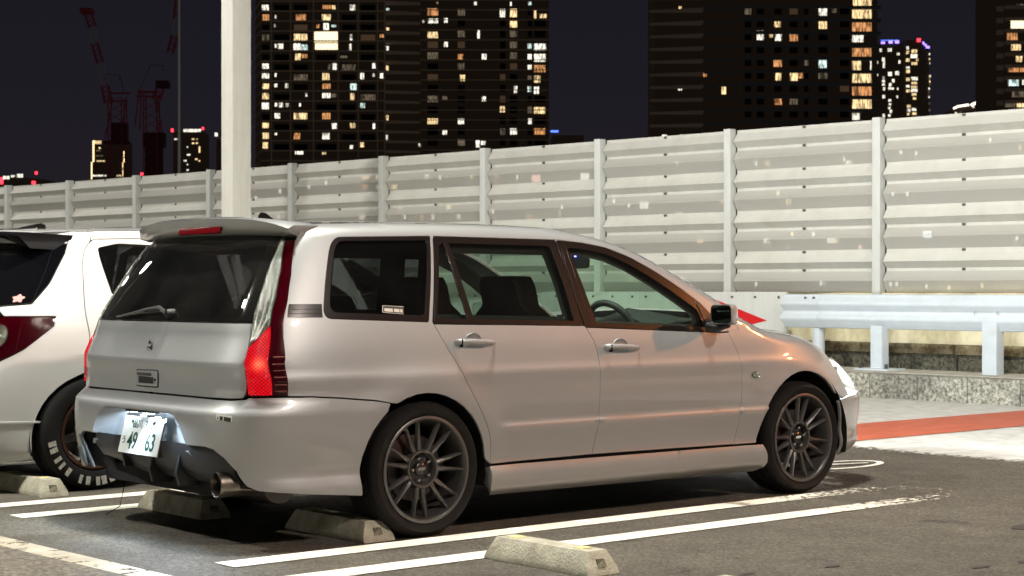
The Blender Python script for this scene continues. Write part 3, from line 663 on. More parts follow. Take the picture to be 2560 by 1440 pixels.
class Patch:
    """a panel cut out of a body surface, with its own rolled edge"""
    def __init__(s,B,outer,holes=(),off=0,inset=.0024,grid=.035,flange=.016,hinset=None,T=None,ed=.02):
        s.T=T or (lambda p:p)
        loops=[densify(offset_poly(outer,inset),ed)]
        for h in holes: loops.append(densify(offset_poly(h,-(hinset if hinset is not None else inset)),ed))
        v=[];e=[];lp=[]
        for L in loops:
            n0=len(v); v+=[Vector(p) for p in L]; e+=[(n0+i,n0+(i+1)%len(L)) for i in range(len(L))]; lp.append((n0,len(L)))
        us=[p[0] for p in loops[0]];zs=[p[1] for p in loops[0]]
        # interior grid
        cell={}
        for p in v: cell.setdefault((int(p.x//grid),int(p.y//grid)),[]).append(p)
        zi=math.floor(min(zs)/grid); 
        while zi*grid<max(zs):
            ui=math.floor(min(us)/grid)
            while ui*grid<max(us):
                p=(ui*grid+.013,zi*grid+.007)
                near=False; cx,cy=int(p[0]//grid),int(p[1]//grid)
                for a in (-1,0,1):
                    for b in (-1,0,1):
                        for q in cell.get((cx+a,cy+b),()):
                            if (q.x-p[0])**2+(q.y-p[1])**2<(grid*.55)**2: near=True;break
                        if near:break
                    if near:break
                if not near and inside(p,loops[0]) and not any(inside(p,h) for h in loops[1:]): v.append(Vector(p))
                ui+=1
            zi+=1
        r=delaunay_2d_cdt(v,e,[],0,1e-6)
        V=r[0];F=r[2]
        keep=[]
        for f in F:
            c=(sum(V[i].x for i in f)/len(f),sum(V[i].y for i in f)/len(f))
            if inside(c,loops[0]) and not any(inside(c,h) for h in loops[1:]): keep.append(tuple(f))
        cache=[]
        def PN(u,z):
            p=Vector(B.P(u,z)); h=.003
            a=Vector(B.P(u+h,z))-Vector(B.P(u-h,z)); b=Vector(B.P(u,z+h))-Vector(B.P(u,z-h))
            n=a.cross(b)
            n.normalize()
            return p+n*(off(u,z) if callable(off) else off),n
        pts=[];nor=[]
        for q in V:
            p,n=PN(q.x,q.y); pts.append(p);nor.append(n)
        # orientation: u increases rear->side->front on the -y side, z up  => a x b outward? checked by dot with centre
        s.pts=pts;s.nor=nor;s.faces=[]
        flip=1
        k=keep[0]; 
        for f in keep:
            n=(pts[f[1]]-pts[f[0]]).cross(pts[f[2]]-pts[f[0]])
            nn=nor[f[0]]
            s.faces.append(f if n.dot(nn)>0 else f[::-1])
        # rolled edges
        if flange:
            vm={}
            for i,q in enumerate(V): vm[(round(q.x,5),round(q.y,5))]=i
            for (n0,cnt),L in zip(lp,loops):
                A=sum(L[i][0]*L[(i+1)%cnt][1]-L[(i+1)%cnt][0]*L[i][1] for i in range(cnt))
                hole=L is not loops[0]
                ring=[];base=len(s.pts)
                for i,q in enumerate(L):
                    p,n=PN(q[0],q[1]); t=Vector(PN(*L[(i+1)%cnt])[0])-Vector(PN(*L[i-1])[0]); t.normalize()
                    out=t.cross(n)
                    if (A>0)==hole: out=-out
                    # out must point away from the panel
                    s.pts+= [p,p-n*.003+out*.0012,p-n*flange+out*.0012]; s.nor+=[n,(out*.8+n*.3).normalized(),out]
                for i in range(cnt):
                    j=(i+1)%cnt;a=base+3*i;b=base+3*j
                    for k in (0,1):
                        f=(a+k,b+k,b+k+1,a+k+1); nn=(s.pts[f[1]]-s.pts[f[0]]).cross(s.pts[f[2]]-s.pts[f[0]])
                        s.faces.append(f if nn.dot(s.nor[f[3]])>0 else f[::-1])
    def make(s,name,mat,parent,mirror=False):
        sg=-1 if mirror else 1
        me=bpy.data.meshes.new(name); me.from_pydata([(p.x,p.y*sg,p.z) for p in s.pts],[],[f[::sg] for f in s.faces]); me.materials.append(mat)
        me.polygons.foreach_set('use_smooth',[True]*len(me.polygons))
        me.normals_split_custom_set_from_vertices([(n.x,n.y*sg,n.z) for n in s.nor])
        return link(name,me,parent)
def both(name,mat,parent,*a,**k):
    p=Patch(*a,**k); return p.make(name,mat,parent),p.make(name,mat,parent,True)
def body_tools(B):
    def uX(x,z): 
        lo,hi=0,B.umax
        for _ in range(34):
            m=(lo+hi)/2
            if B.P(m,z,False)[0]<x: lo=m
            else: hi=m
        return (lo+hi)/2
    def top(u):
        z=1.0
        for _ in range(12): z=.5*z+.5*B.ZT(B.P(u,z,False)[0])
        return z-.0005
    def ytop(x):
        z=B.ZT(x)-1e-3; return -B.P(uX(x,z),z,False)[1]
    def arc(cx,cz,r,z0,n=22,rev=False):
        # arch over a wheel from z0 behind to z0 ahead
        a0=math.asin((z0-cz)/r); o=[]
        for i in range(n+1):
            a=math.pi-a0-(math.pi-2*a0)*i/n; x=cx+r*math.cos(a);z=cz+r*math.sin(a); o.append((uX(x,z),z))
        return o[::-1] if rev else o
    def cap(name,mat,parent,x0,x1,crown,nx=24,ny=16,off=0,k=1.,ends=(0,0)):
        mb=MB();vs=[]
        for i in range(nx+1):
            x=x0+(x1-x0)*i/nx; Y=ytop(x)*k; zt=B.ZT(x)
            for j in range(ny+1):
                t=-1+2*j/ny; c=crown(x) if callable(crown) else crown
                vs.append((x,Y*t,zt+c*(1-t*t)+off))
        mb.add(vs,[(i*(ny+1)+j,(i+1)*(ny+1)+j,(i+1)*(ny+1)+j+1,i*(ny+1)+j+1) for i in range(nx) for j in range(ny)])
        return mb.obj(name,mat,parent,smooth=True,angle=80)
    return uX,top,ytop,arc,cap

def make_wheel(rt,rl,w,mrim,nsp=14,parent=None,side=-1,style='pairs',caliper=True):
    """tyre outer radius rt, rim lip radius rl; outer face looks to -y at y=0; returns the list of mesh parts"""
    P={}
    o=-.0
    k=MB(); k.lathe([(rl-.004,.012),(rl+.006,.004),(rl+.02,-.006),((rl+rt)/2+.008,-.010),(rt-.018,-.002),(rt-.007,.010),(rt,.030),(rt,.052),(rt-.007,.054),(rt-.007,.060),(rt,.062),(rt,w*.5-.006),(rt-.007,w*.5-.004),(rt-.007,w*.5+.004),(rt,w*.5+.006),(rt,w-.05),(rt-.008,w-.01),(rt-.04,w+.008),(rl,w)],72)
    P['tyre']=k.mesh('tyre',M['rubber'],smooth=True,angle=35)
    k=MB(); k.lathe([(rl-.002,.010),(rl+.003,.004),(rl+.004,-.001),(rl-.002,-.005),(rl-.010,-.004),(rl-.016,.006),(rl-.020,.035),(rl-.028,.07),(rl-.030,w-.03),(rl,w)],72)
    P['rim']=k.mesh('rim',mrim,smooth=True,angle=50)
    return P
def spoke_mesh(r0,r1,y0,y1,w0,w1,mrim):
    k=MB(); d=.022
    sec=lambda r,y,w:[(-w/2,y+d,r),(-w/2*.75,y+.002,r),(0,y-.003,r),(w/2*.75,y+.002,r),(w/2,y+d,r)]
    A=sec(r0,y0,w0);Bm=sec((r0+r1)/2,(y0*.5+y1*.5)+.0,(w0*.62+w1*.38));C=sec(r1,y1,w1)
    vs=A+Bm+C; fs=[]
    for j in (0,5): fs+=[(j+i,j+i+1,j+5+i+1,j+5+i) for i in range(4)]+[(j,j+5,j+9,j+4)]
    k.add(vs,fs+[(0,1,2,3,4),(10,11,12,13,14)])
    return k.mesh('spoke',mrim,smooth=True,angle=45)

M['lining']=mat('grey_lining',(.035,.030,.028),.9)
M['headglass']=glass('headlamp_glass',(.92,.92,.90),painted_haze=.025)
M['headbulb']=mat('headlamp_lit',(1,1,1),.3,emit=(1,.95,.85),es=9)
HEADW=800
M['ventfin']=mat('vent_fin_grey',(.05,.048,.044),.6)
# ================================================================== the silver wagon
BG=wagon(); uX,top,ytop,arc,cap=body_tools(BG)
car=thing('silver_wagon','silver five door station wagon, tail lamps lit, parked in the middle of the photo','car',(0,0,0))
PT=M['silver']
rarc=arc(-.012,.300,.357,.222)      # behind -> ahead
farc=arc(2.632,.300,.378,.19)
FDF=[(3.694,.903),(3.669,.987),(3.593,1.057),(3.473,1.132),(3.319,1.217),(3.165,1.290),(3.01,1.340),(2.842,1.363),(2.667,1.374)]
LR=[(.963,.668),(.960,.741),(.958,.828),(.932,.916),(.929,.955),(.927,1.07),(.906,1.189),(.857,1.339)]  # lamp outer edge, up
LL=[(.776,1.339),(.775,1.26),(.782,1.131),(.788,.998),(.786,.884),(.786,.76),(.787,.70),(.79,.668)]      # lamp inner edge, down
GAPR=[(1.779,.978),(1.847,.862),(1.899,.793),(1.953,.689),(2.036,.551),(2.081,.469),(2.100,.38),(2.103,.310)]
GAPB=[(2.735,.945),(2.763,.901),(2.785,.862),(2.801,.763),(2.797,.645),(2.787,.448),(2.763,.314)]
GAPF=[(3.797,.903),(3.811,.849),(3.841,.798),(3.843,.713),(3.821,.521),(3.812,.393),(3.788,.305)]
GAPR=chaikin(GAPR);GAPB=chaikin(GAPB);GAPF=chaikin(GAPF)
QF=fillet([(1.083,1.361),(1.868,1.377),(1.756,.978),(1.133,1.000)],[.06,.012,.012,.05])
bgap=[(1.414,.636),(1.22,.654),(1.077,.664)]
ar_up=[p for p in rarc if p[1]>.30 and p[0]>1.70][::-1]
ar_all=[p for p in rarc if p[1]>.305][::-1]       # ahead bottom -> behind bottom
ar_part=[p for p in ar_all if not (p[0]<1.52 and p[1]<.622)]
frame=LR+[(u/100,top(u/100)) for u in range(87,398,4)]+[(3.985,.915)]+[(3.805,.905)]+FDF+[(1.90,1.377),(1.886,1.36)]+GAPR+ar_part+bgap
both('side_panel',PT,car,BG,frame,[QF],grid=.03)
# rear quarter window
QG=fillet([(1.120,1.344),(1.835,1.357),(1.735,1.008),(1.162,1.026)],[.05,.02,.02,.05])
both('window_frame',M['trim'],car,BG,QF,[QG],off=.0015,inset=.001,grid=.05,flange=.012)
qw=both('side_window',M['tint'],car,BG,QG,off=-.004,inset=-.004,grid=.06,flange=0)
# black insert between lamp and window
p=Patch(BG,[(.938,1.063),(1.112,1.063),(1.128,1.004),(.945,1.006)],off=.002,inset=.0005,grid=.03,flange=.008)
for mi in (False,True):
    o=p.make('black_insert',M['trim'],car,mi)
for zz in (1.022,1.040):
    both('insert_rib',M['trim'],car,BG,[(.95,zz),(1.115,zz),(1.115,zz+.006),(.95,zz+.006)],off=.005,inset=0,grid=.05,flange=.004)
# doors
RD=[(1.779,.955)]+[p for p in GAPR if p[1]<.953]+[(2.103,.310),(2.763,.314)]+[p for p in GAPB if p[1]<.938][::-1]+[(2.737,.943)]
rdoors=both('rear_door',PT,car,BG,[(1.790,.968)]+[p for p in GAPR if p[1]<.96]+[(2.763,.314)]+[p for p in GAPB if p[1]<.94][::-1]+[(2.733,.948)],grid=.03)
fdoors=both('front_door',PT,car,BG,[(2.742,.940)]+[p for p in GAPB if p[1]<.935]+[(3.788,.305)]+[p for p in GAPF if p[1]<.895][::-1]+[(3.797,.899),(3.70,.898)],grid=.03)
RF=fillet([(1.896,1.375),(2.663,1.371),(2.694,1.158),(2.728,.949),(1.786,.971)],[.02,.01,0,0,0])
RG=fillet([(1.925,1.345),(2.622,1.343),(2.652,1.177),(2.672,.972),(1.808,.994)],[.03,.03,0,.01,.01])
FF=[(2.670,1.372)]+[(2.842,1.361),(3.01,1.338),(3.165,1.288),(3.319,1.215),(3.473,1.130),(3.593,1.055),(3.669,.985),(3.694,.900),(2.736,.942),(2.700,1.158)]
FG=[(2.738,1.335),(2.86,1.330),(3.0,1.305),(3.133,1.258),(3.303,1.172),(3.451,1.086),(3.555,1.020),(3.590,.930),(2.815,.962),(2.773,1.178)]
for F_,G_,D_,gm_ in ((RF,RG,rdoors,'glass2'),(FF,FG,fdoors,'glass')):
    p=Patch(BG,F_,[G_],off=.0015,inset=.001,grid=.05,flange=.012); p.make('window_frame',M['trim'],D_[0]); p.make('window_frame',M['trim'],D_[1],True)
    p=Patch(BG,G_,off=-.005,inset=-.004,grid=.07,flange=0); p.make('window_glass',M[gm_],D_[0]); p.make('window_glass',M[gm_],D_[1],True)
p=Patch(BG,[(1.955,1.345),(1.985,1.345),(2.036,.985),(2.004,.985)],off=.001,inset=0,grid=.05,flange=.01)
p.make('quarter_bar',M['trim'],rdoors[0]); p.make('quarter_bar',M['trim'],rdoors[1],True)
# fine bright pinch lines on the B pillar
for a,b in (((2.690,1.340),(2.732,.965)),((2.722,1.340),(2.775,.962))):
    p=Patch(BG,[a,(a[0]+.006,a[1]),(b[0]+.006,b[1]),b],off=.004,inset=0,grid=.05,flange=.004); p.make('pillar_rib',M['trim'],fdoors[0])
p=Patch(BG,[(3.560,1.058),(3.668,.975),(3.690,.905),(3.612,.912)],off=.006,inset=0,grid=.05,flange=.01)
p.make('mirror_base',M['black'],fdoors[0]); p.make('mirror_base',M['black'],fdoors[1],True)
# front fender
hl=[(4.77,.600),(4.80,.690),(4.86,.745),(5.30,.72),(5.40,.62),(5.25,.545),(4.80,.522)]
fen=[p for p in GAPF if p[1]<.899][::-1]+[(3.805,.908),(3.990,.918)]+[(u/100,top(u/100)) for u in range(402,500,4)]+[(4.86,.745),(4.80,.690),(4.77,.600),(4.80,.519),(4.70,.508)]+[p for p in farc if p[1]>.305 and p[0]>3.98 and not(p[0]>4.50 and p[1]<.515)][::-1]+[(3.94,.303),(3.788,.303)]
both('front_fender',PT,car,BG,fen,grid=.03)
both('headlamp_lens',M['headglass'],car,BG,hl,off=-.002,grid=.03,flange=0)
both('side_repeater',M['lens_clear'],car,BG,[(3.954+.030*math.cos(a),.669+.018*math.sin(a)) for a in [2*math.pi*i/20 for i in range(20)]],off=.010,inset=0,grid=.02,flange=.012)
UM=BG.umax
fb=[(UM,.20),(UM,.54),(5.42,.54),(5.25,.539),(4.80,.514),(4.70,.502)]+[p for p in farc if p[0]>4.50 and p[1]<.50]+[(4.95,.16),(5.3,.15)]
both('front_bumper',PT,car,BG,fb,grid=.03)
both('front_grille',M['black'],car,BG,[(5.42,.545),(UM,.545),(UM,.69),(5.42,.69)],off=-.02,grid=.05)
# side skirt: bulges out below the doors
def skoff(u,z): return .010+.012*math.sin(max(0,min(1,(.30-z)/.12))*math.pi/2)
both('side_skirt',PT,car,BG,[(2.088,.300),(3.975,.292),(4.00,.245),(4.02,.185),(3.99,.158),(2.10,.180),(2.080,.205)],off=skoff,grid=.03,flange=.05)
# rear bumper
arb=[p for p in rarc if p[0]<1.53 and p[1]>.22 and p[1]<.622][::-1]
half=[(.0,.652)]+[(.3,.652),(.70,.650),(.777,.654),(.79,.663),(.963,.663),(1.077,.660),(1.22,.650),(1.414,.632),(1.503,.619)]+arb+[(1.33,.217),(1.04,.243),(.84,.265),(.80,.285),(.772,.350),(.716,.405),(.655,.440),(.60,.449),(.452,.449),(.437,.470),(.385,.535),(.345,.568),(.30,.578)]
ih=[i for i,p in enumerate(half) if p==(.84,.265)][0]
lefth=half[1:ih+1]+[(.80,.268),(.615,.270),(.618,.38),(.60,.425),(.56,.449)]+half[half.index((.452,.449)):]
outer=half+[(-u,z) for u,z in lefth][::-1]
pb=Patch(BG,outer,[],grid=.03,inset=.002); bump=pb.make('rear_bumper',PT,car)
# plate recess: a sloping tray let into the bumper
def quadmesh(name,mat,parent,quads,smooth=False):
    k=MB()
    for q in quads: k.add(q,[tuple(range(len(q)))])
    return k.obj(name,mat,parent,smooth=smooth)
xs=-.992; xi=-.915
tr=[(xs,-.30,.578),(xs,.30,.578),(xs,.385,.535),(xs,.437,.470),(xs,.452,.449),(xs,-.452,.449),(xs,-.437,.470),(xs,-.385,.535)]
inn=[(xi,-.245,.556),(xi,.245,.556),(xi,.30,.49),(xi-.01,.36,.449),(xi-.01,-.36,.449),(xi,-.30,.49)]
O=lambda y,z:(xs,y,z); I=lambda y,z:(xi,y,z)
quadmesh('plate_recess',PT,bump,[
 [O(-.30,.578),O(.30,.578),I(.235,.566),I(-.235,.566)],
 [O(.30,.578),O(.345,.568),O(.385,.535),O(.437,.470),O(.452,.449),I(.36,.440),I(.31,.50),I(.235,.566)],
 [O(-.30,.578),O(-.345,.568),O(-.385,.535),O(-.437,.470),O(-.452,.449),I(-.36,.440),I(-.31,.50),I(-.235,.566)],
 [I(-.235,.566),I(.235,.566),I(.31,.50),I(.36,.44),(xi-.015,.36,.425),(xi-.015,-.36,.425),I(-.36,.44),I(-.31,.50)],
 [(xi-.015,.36,.432),(xi-.015,-.36,.432),(xs+.012,-.45,.420),(xs+.045,-.22,.420),(xs+.045,.22,.420),(xs+.012,.45,.420)],
 [(xs+.012,.45,.419),(xs+.045,.22,.419),(xs+.050,.22,.395),(xs+.02,.47,.395)],[(xs+.045,.22,.419),(xs+.045,-.22,.419),(xs+.050,-.22,.395),(xs+.050,.22,.395)],[(xs+.012,-.45,.419),(xs+.045,-.22,.419),(xs+.050,-.22,.395),(xs+.02,-.47,.395)]])
k=MB(); k.box(xs+.012,-.13,.566,xs+.045,.13,.576); k.obj('plate_lamp_housing',M['black'],bump)
for y in (-.075,.075):
    k=MB(); k.box(xs+.020,y-.022,.5625,xs+.038,y+.022,.5655); k.obj('plate_lamp',M['led_white'],bump)
for y in (-.17,.17): light('plate_lamp_light','POINT',(-.968,y,.546),(-1,0,0),.28,(.55,.76,1),shadow_soft_size=.008)
for y,ya,e_ in ((-.2,-.85,3.6),(0,-.1,3.0),(.2,.70,3.6)): light('plate_lamp_light','AREA',(-1.004,y,.561),(-1.13,ya,0),e_,(.60,.78,1),shape='RECTANGLE',size=.25,size_y=.012,spread=R(80))
# black diffuser with fins under the bumper
def xsurf(y):
    lo,hi=0,1.6
    for _ in range(30):
        m=(lo+hi)/2
        if -BG.P(m,.40,False)[1]<abs(y): lo=m
        else: hi=m
    return BG.P(lo,.40,False)[0]
k=MB(); N_=40; vs=[]
rows=[(.004,.45),(.0,.40),(.004,.345),(.045,.290),(.16,.262)]
for i in range(N_+1):
    y=-.72+1.16*i/N_
    for dx,z in rows: vs.append((xsurf(y)+.012+dx,y*1.0,z+(.05*min(1,max(0,y)/.4) if z<.38 else 0)))
n5=len(rows); k.add(vs,[(i*n5+j,(i+1)*n5+j,(i+1)*n5+j+1,i*n5+j+1) for i in range(N_) for j in range(n5-1)])
dif=k.obj('diffuser',M['black'],car,smooth=True,angle=60)
k=MB(); k.add([(-.93,.40,.45),(-.93,.66,.45),(-.88,.66,.27),(-.88,.40,.27)],[(0,1,2,3)]); k.obj('vent_panel',M['dark'],dif)
for y in (-.36,-.12,.14):
    k=MB(); k.prism([(-.975,.405),(-.995,.32+(.05 if y>.1 else 0)),(-.980,.262+(.05 if y>.1 else 0)),(-.80,.245+(.05 if y>.1 else 0)),(-.80,.36)],'y',y-.008,y+.008); k.obj('diffuser_fin',M['black'],dif,bevel=.003)
# left corner vent: grey fins behind the cut-out
for i,(ya,za,yb,zb) in enumerate(((.600,.430,.455,.285),(.610,.370,.525,.285))):
    k=MB(); k.prism([(ya,za),(ya-.022,za),(yb-.022,zb),(yb,zb)],'x',-.984,-.974); k.obj('vent_fin',M['ventfin'],dif,bevel=.002)
# exhaust
k=MB(); 
ring=lambda r,x:(r,x)
k.lathe([(.048,.20),(.053,.06),(.056,.012),(.056,.003),(.0535,-.002),(.050,.003),(.0495,.03),(.049,.16),(.0,.17)],40,'x')
ex=k.obj('exhaust_tip',M['exhaust'],car,smooth=True,angle=50,loc=(-.960,-.645,.288)); ex.rotation_euler=(0,0,R(-7))
k=MB(); k.tube([(-.80,-.62,.28),(-.60,-.60,.27),(-.4,-.52,.26)],.03,12); k.obj('exhaust_pipe',M['steel'],car,smooth=True)
k=MB(); k.lathe([(0,0),(.09,0),(.10,.02),(.10,.50),(.09,.52),(0,.52)],24,'y'); k.obj('silencer',M['steel'],car,smooth=True,loc=(-.62,-.62,.27),angle=50)
# cable hanging to the ground
k=MB(); k.tube([(-.70,.66,.24),(-.705,.67,.14),(-.71,.70,.05),(-.76,.75,.008)],.0025,6); k.obj('earthing_strap',M['rubber'],car)
# number plate
npl=bpy.data.objects.new('number_plate',None); COL.objects.link(npl); npl.parent=car; npl.location=(-.968,0,.459)
npl.rotation_euler=(R(90)-.0,0,R(-90)); 
tilt=math.atan2(.047,.185)
npl.rotation_euler=Matrix(((0,0,-1),(-1,0,0),(0,1,0))).to_3x3().to_euler()
npl.rotation_euler=(Matrix.Rotation(tilt,3,'Y')@Matrix(((0,0,-1),(-1,0,0),(0,1,0)))).to_euler()
k=MB(); k.box(-.190,-.094,-.006,.190,.094,.0); k.obj('plate_frame',M['chrome'],npl,bevel=.004)
k=MB(); k.box(-.183,-.087,.0,.183,.087,.0025); k.obj('plate_panel',M['plate'],npl,bevel=.001)
for txt,sz,x,y,sc in (('品川',.044,-.050,.050,1.0),('330',.050,.055,.050,1.0),('う',.040,-.150,-.030,1.0),('49',.112,-.070,-.031,.80),('・',.06,.015,-.030,1),('63',.112,.098,-.031,.80)):
    me=text_mesh(txt,sz,M['green'],.0004,bold=.0006 if sz<.1 else .002)
    o=link('plate_lettering',me,npl,(x,y,.0032)); o.scale=(sc,1,1)
for x in (-.10,.10):
    k=MB(); k.lathe([(0,.004),(.008,.004),(.009,0)],12,'z'); k.obj('plate_bolt',M['green'] if x<0 else M['chrome'],npl,loc=(x,.062,.003))
# tailgate
gh=[(0,.658),(.30,.658),(.70,.657),(.760,.660),(.775,.672),(.781,.70),(.782,.76),(.782,.884),(.784,.981)]
gate=Patch(BG,gh+[(-u,z) for u,z in gh[1:]][::-1],grid=.03,inset=.0026); tg=gate.make('tailgate',PT,car)
gg=[(0,.984),(.784,.984),(.779,1.131),(.772,1.26),(.768,1.372),(0,1.385)]
rg=[(.0,1.002),(.70,1.002),(.72,1.03),(.708,1.20),(.690,1.33),(.67,1.352),(0,1.36)]
mirr=lambda L:L+[(-u,z) for u,z in L if u>1e-6][::-1]
def closed(L): # L from u=0 bottom round to u=0 top
    return L+[(-u,z) for u,z in L[::-1] if u>1e-6]
gl=Patch(BG,closed(gg),[],off=.001,inset=.002,grid=.05); 
glb=Patch(BG,closed(gg),[closed(rg)],off=-.003,inset=.004,hinset=.0,grid=.05,flange=.004)
gl.make('rear_window',M['rearglass'],tg); glb.make('window_border',M['gloss_black'],tg)
# lamps
SPL=[(.786,.872),(.871,.972),(.866,1.084),(.842,1.224),(.802,1.339)]
clear=[(.776,1.339),(.775,1.26),(.782,1.131),(.788,.998),(.787,.93)]+SPL
lit=[(.787,.870),(.871,.970),(.885,.80),(.893,.672),(.793,.672),(.789,.70),(.788,.76)]
dark=[(.803,1.339),(.857,1.339)]+LR[::-1][1:-1]+[(.962,.672),(.894,.672),(.886,.80),(.872,.972),(.867,1.084),(.843,1.224)]
def lamp(mi):
    h=Patch(BG,LL+LR,off=-.012,inset=.003,grid=.04,flange=.01).make('tail_lamp',M['black'],car,mi)
    for nm_,pl_,mt,of in (('clear_lens',clear,'lens_clear',.008),('lit_lens',lit,'lens_lit',.019),('dark_lens',dark,'lens_red',.016)):
        Patch(BG,pl_,off=of,inset=.0025,grid=.03,flange=of+.007).make(nm_,M[mt],h,mi)
    for du in (.006,.030,.052):
        L1=[(.788,.905),(.790,.998),(.784,1.131),(.777,1.26),(.778,1.335)]; k2=du/.06
        R1=[(.815,.915),(.866,1.0),(.862,1.084),(.838,1.224),(.799,1.335)]
        ln=[(a[0]+(b[0]-a[0])*(.08+.86*k2),a[1]+(b[1]-a[1])*k2*.9) for a,b in zip(L1,R1)]
        Patch(BG,ln+[(u+.0032,z) for u,z in ln[::-1]],off=.0135,inset=0,grid=.04,flange=.003).make('reflector_rib',M['ribc'],h,mi)
    for i in range(6):
        z=.690+i*.0285
        Patch(BG,[(.902,z),(.952,z),(.952,z+.0022),(.902,z+.0022)],off=.019,inset=0,grid=.04,flange=.004).make('lens_rib',M['ribr'],h,mi)
M['ribc']=mat('reflector_chrome',(.85,.86,.80),.25,metal=.9,bump=1,bscale=160)
M['ribr']=mat('rib_highlight',(.30,.10,.10),.2,metal=.6)
lamp(False);lamp(True)
# tailgate furniture
def tgpt(y,z,off=0):
    p=BG.P(abs(y),z); return -1
k=MB()
def diamond(cx,cz,ang,L=.019,w=.0095):
    c,s_=math.cos(ang),math.sin(ang)
    P4=[(0,0),(w,L*.55),(0,L*1.12),(-w,L*.55)]
    pts=[(cx+(a*c-b*s_),cz+(a*s_+b*c)) for a,b in P4]
    mid=(sum(p[0] for p in pts)/4,sum(p[1] for p in pts)/4)
    vs=[(-.003,y,z) for y,z in pts]+[(-.008,mid[0],mid[1])]+[(0.003,y,z) for y,z in pts]
    k.add(vs,[(0,1,4),(1,2,4),(2,3,4),(3,0,4),(0,5,6,1),(1,6,7,2),(2,7,8,3),(3,8,5,0)])
for a in (0,R(120),R(240)): diamond(0,.0,a,L=.030,w=.015)
em=k.obj('emblem',M['chrome'],tg,loc=(BG.P(.0,.862)[0]-.002,0,.862))
hx=BG.P(.0,.72)[0]
k=MB(); k.prism(fillet([(-.100,-.036),(.100,-.036),(.100,.032),(-.100,.036)],.012),'x',-.006,.004); hd=k.obj('tailgate_handle',M['silver'],tg,loc=(hx,0,.722),bevel=.002)
k=MB(); k.box(-.0075,-.062,-.024,-.0055,.072,.006); k.obj('handle_recess',M['dark'],hd)
k=MB(); k.box(-.009,-.045,.012,-.006,.085,.024); k.obj('handle_grip',M['alloy'],hd,bevel=.001)
k=MB(); k.lathe([(0,-.009),(.011,-.008),(.012,-.005)],16,'x',c=(0,-.080,-.010)); k.obj('key_lock',M['chrome'],hd,smooth=True)
k=MB(); k.prism(fillet([(-.105,-.041),(.105,-.041),(.105,.037),(-.105,.041)],.014),'x',-.003,.003); k.obj('handle_surround',M['black'],hd)
for txt,sz,yy,zz in (('LANCER',.030,.715,.735),('WAGON',.018,.700,.708)):
    me=text_mesh(txt,sz,M['chrome'],.002,bold=.0012)
    p=BG.P(yy,zz); o=link('chrome_lettering',me,tg,(p[0]+.0+.0-.004,yy-.02,zz)); o.rotation_euler=(R(90),0,R(-90)-.42)
# wiper
def gl_p(y,z,o): 
    p=BG.P(abs(y),z); return (p[0]-o,y,z)
k=MB(); k.lathe([(0,-.03),(.018,-.03),(.022,-.01),(.022,.02)],20,'x',c=(BG.P(.1,1.015)[0],-.10,1.018)); wp=k.obj('rear_wiper',M['black'],tg,smooth=True)
k=MB(); k.tube([gl_p(-.10,1.018,.028),gl_p(-.02,1.045,.034),gl_p(.10,1.035,.030),gl_p(.34,.999,.024)],[.010,.009,.006,.004],8); k.obj('wiper_arm',M['alloy'],wp,smooth=True)
k=MB(); k.tube([gl_p(-.06,1.030,.014),gl_p(.16,1.018,.014),gl_p(.385,.997,.012)],.005,6); k.obj('wiper_blade',M['black'],wp)
# bumper sticker
p=Patch(BG,fillet([(.668,.596),(.752,.588),(.752,.562),(.668,.570)],.006),off=.0008,inset=0,grid=.02,flange=0); st=p.make('bumper_sticker',M['stickerw'],bump)
for a,b in ((.682,.700),(.702,.708),(.7105,.746)) if 0 else ((.689,.706),(.711,.747)):
    Patch(BG,[(a,.588-(a-.668)*.1),(b,.588-(b-.668)*.1),(b,.570-(b-.668)*.1),(a,.571-(a-.668)*.1)],off=.0014,inset=0,grid=.02,flange=0).make('sticker_print',M['ink'],st)
Patch(BG,[(.673,.572),(.678,.586),(.684,.572)],off=.0014,inset=0,grid=.02,flange=0).make('sticker_print',M['ink'],st)
# window sticker
p=Patch(BG,[(1.475,1.056),(1.608,1.050),(1.606,1.014),(1.474,1.024)],off=-.0025,inset=0,grid=.03,flange=0); st=p.make('window_sticker',M['ink'],qw[0])
for a,b in ((1.487,1.539),(1.546,1.580),(1.585,1.599)):
    f=lambda u:-(u-1.475)*.055
    Patch(BG,[(a,1.044+f(a)),(b,1.044+f(b)),(b,1.029+f(b)),(a,1.030+f(a))],off=-.0018,inset=0,grid=.03,flange=0).make('sticker_print',M['inkw'],st)
for q in ([(1.475,1.056),(1.608,1.050),(1.608,1.048),(1.475,1.054)],[(1.474,1.026),(1.606,1.016),(1.606,1.014),(1.474,1.024)],[(1.475,1.056),(1.479,1.056),(1.478,1.024),(1.474,1.024)]):
    Patch(BG,q,off=-.0018,inset=0,grid=.05,flange=0).make('sticker_border',M['inkw'],st)
# spoiler
def spoiler():
    k=MB();N=28;vs=[]
    for i in range(N+1):
        t=-1+2*i/N; y=.675*t; d=abs(t)**7
        xb=-.720+.055*t*t+.05*d; 
        sec=[(-.40,1.447-.012*t*t-.02*d),(xb+.03,1.460-.020*t*t-.030*d),(xb,1.452-.022*t*t-.035*d),(xb+.008,1.415-.016*t*t-.025*d),(xb+.030,1.384-.014*t*t+.0*d),(xb+.055,1.376-.014*t*t+.0*d),(-.58+.02*t*t,1.374-.012*t*t),(-.42,1.40)]
        vs+=[(x,y*(.90 if j_ in (0,6,7) else 1),z) for j_,(x,z) in enumerate(sec)]
    m=8; k.add(vs,[(i*m+j,(i+1)*m+j,(i+1)*m+(j+1)%m,i*m+(j+1)%m) for i in range(N) for j in range(m)]+[tuple(range(m)),tuple(range(N*m,N*m+m))])
    return k.obj('roof_spoiler',PT,tg,smooth=True,angle=38)
sp=spoiler()
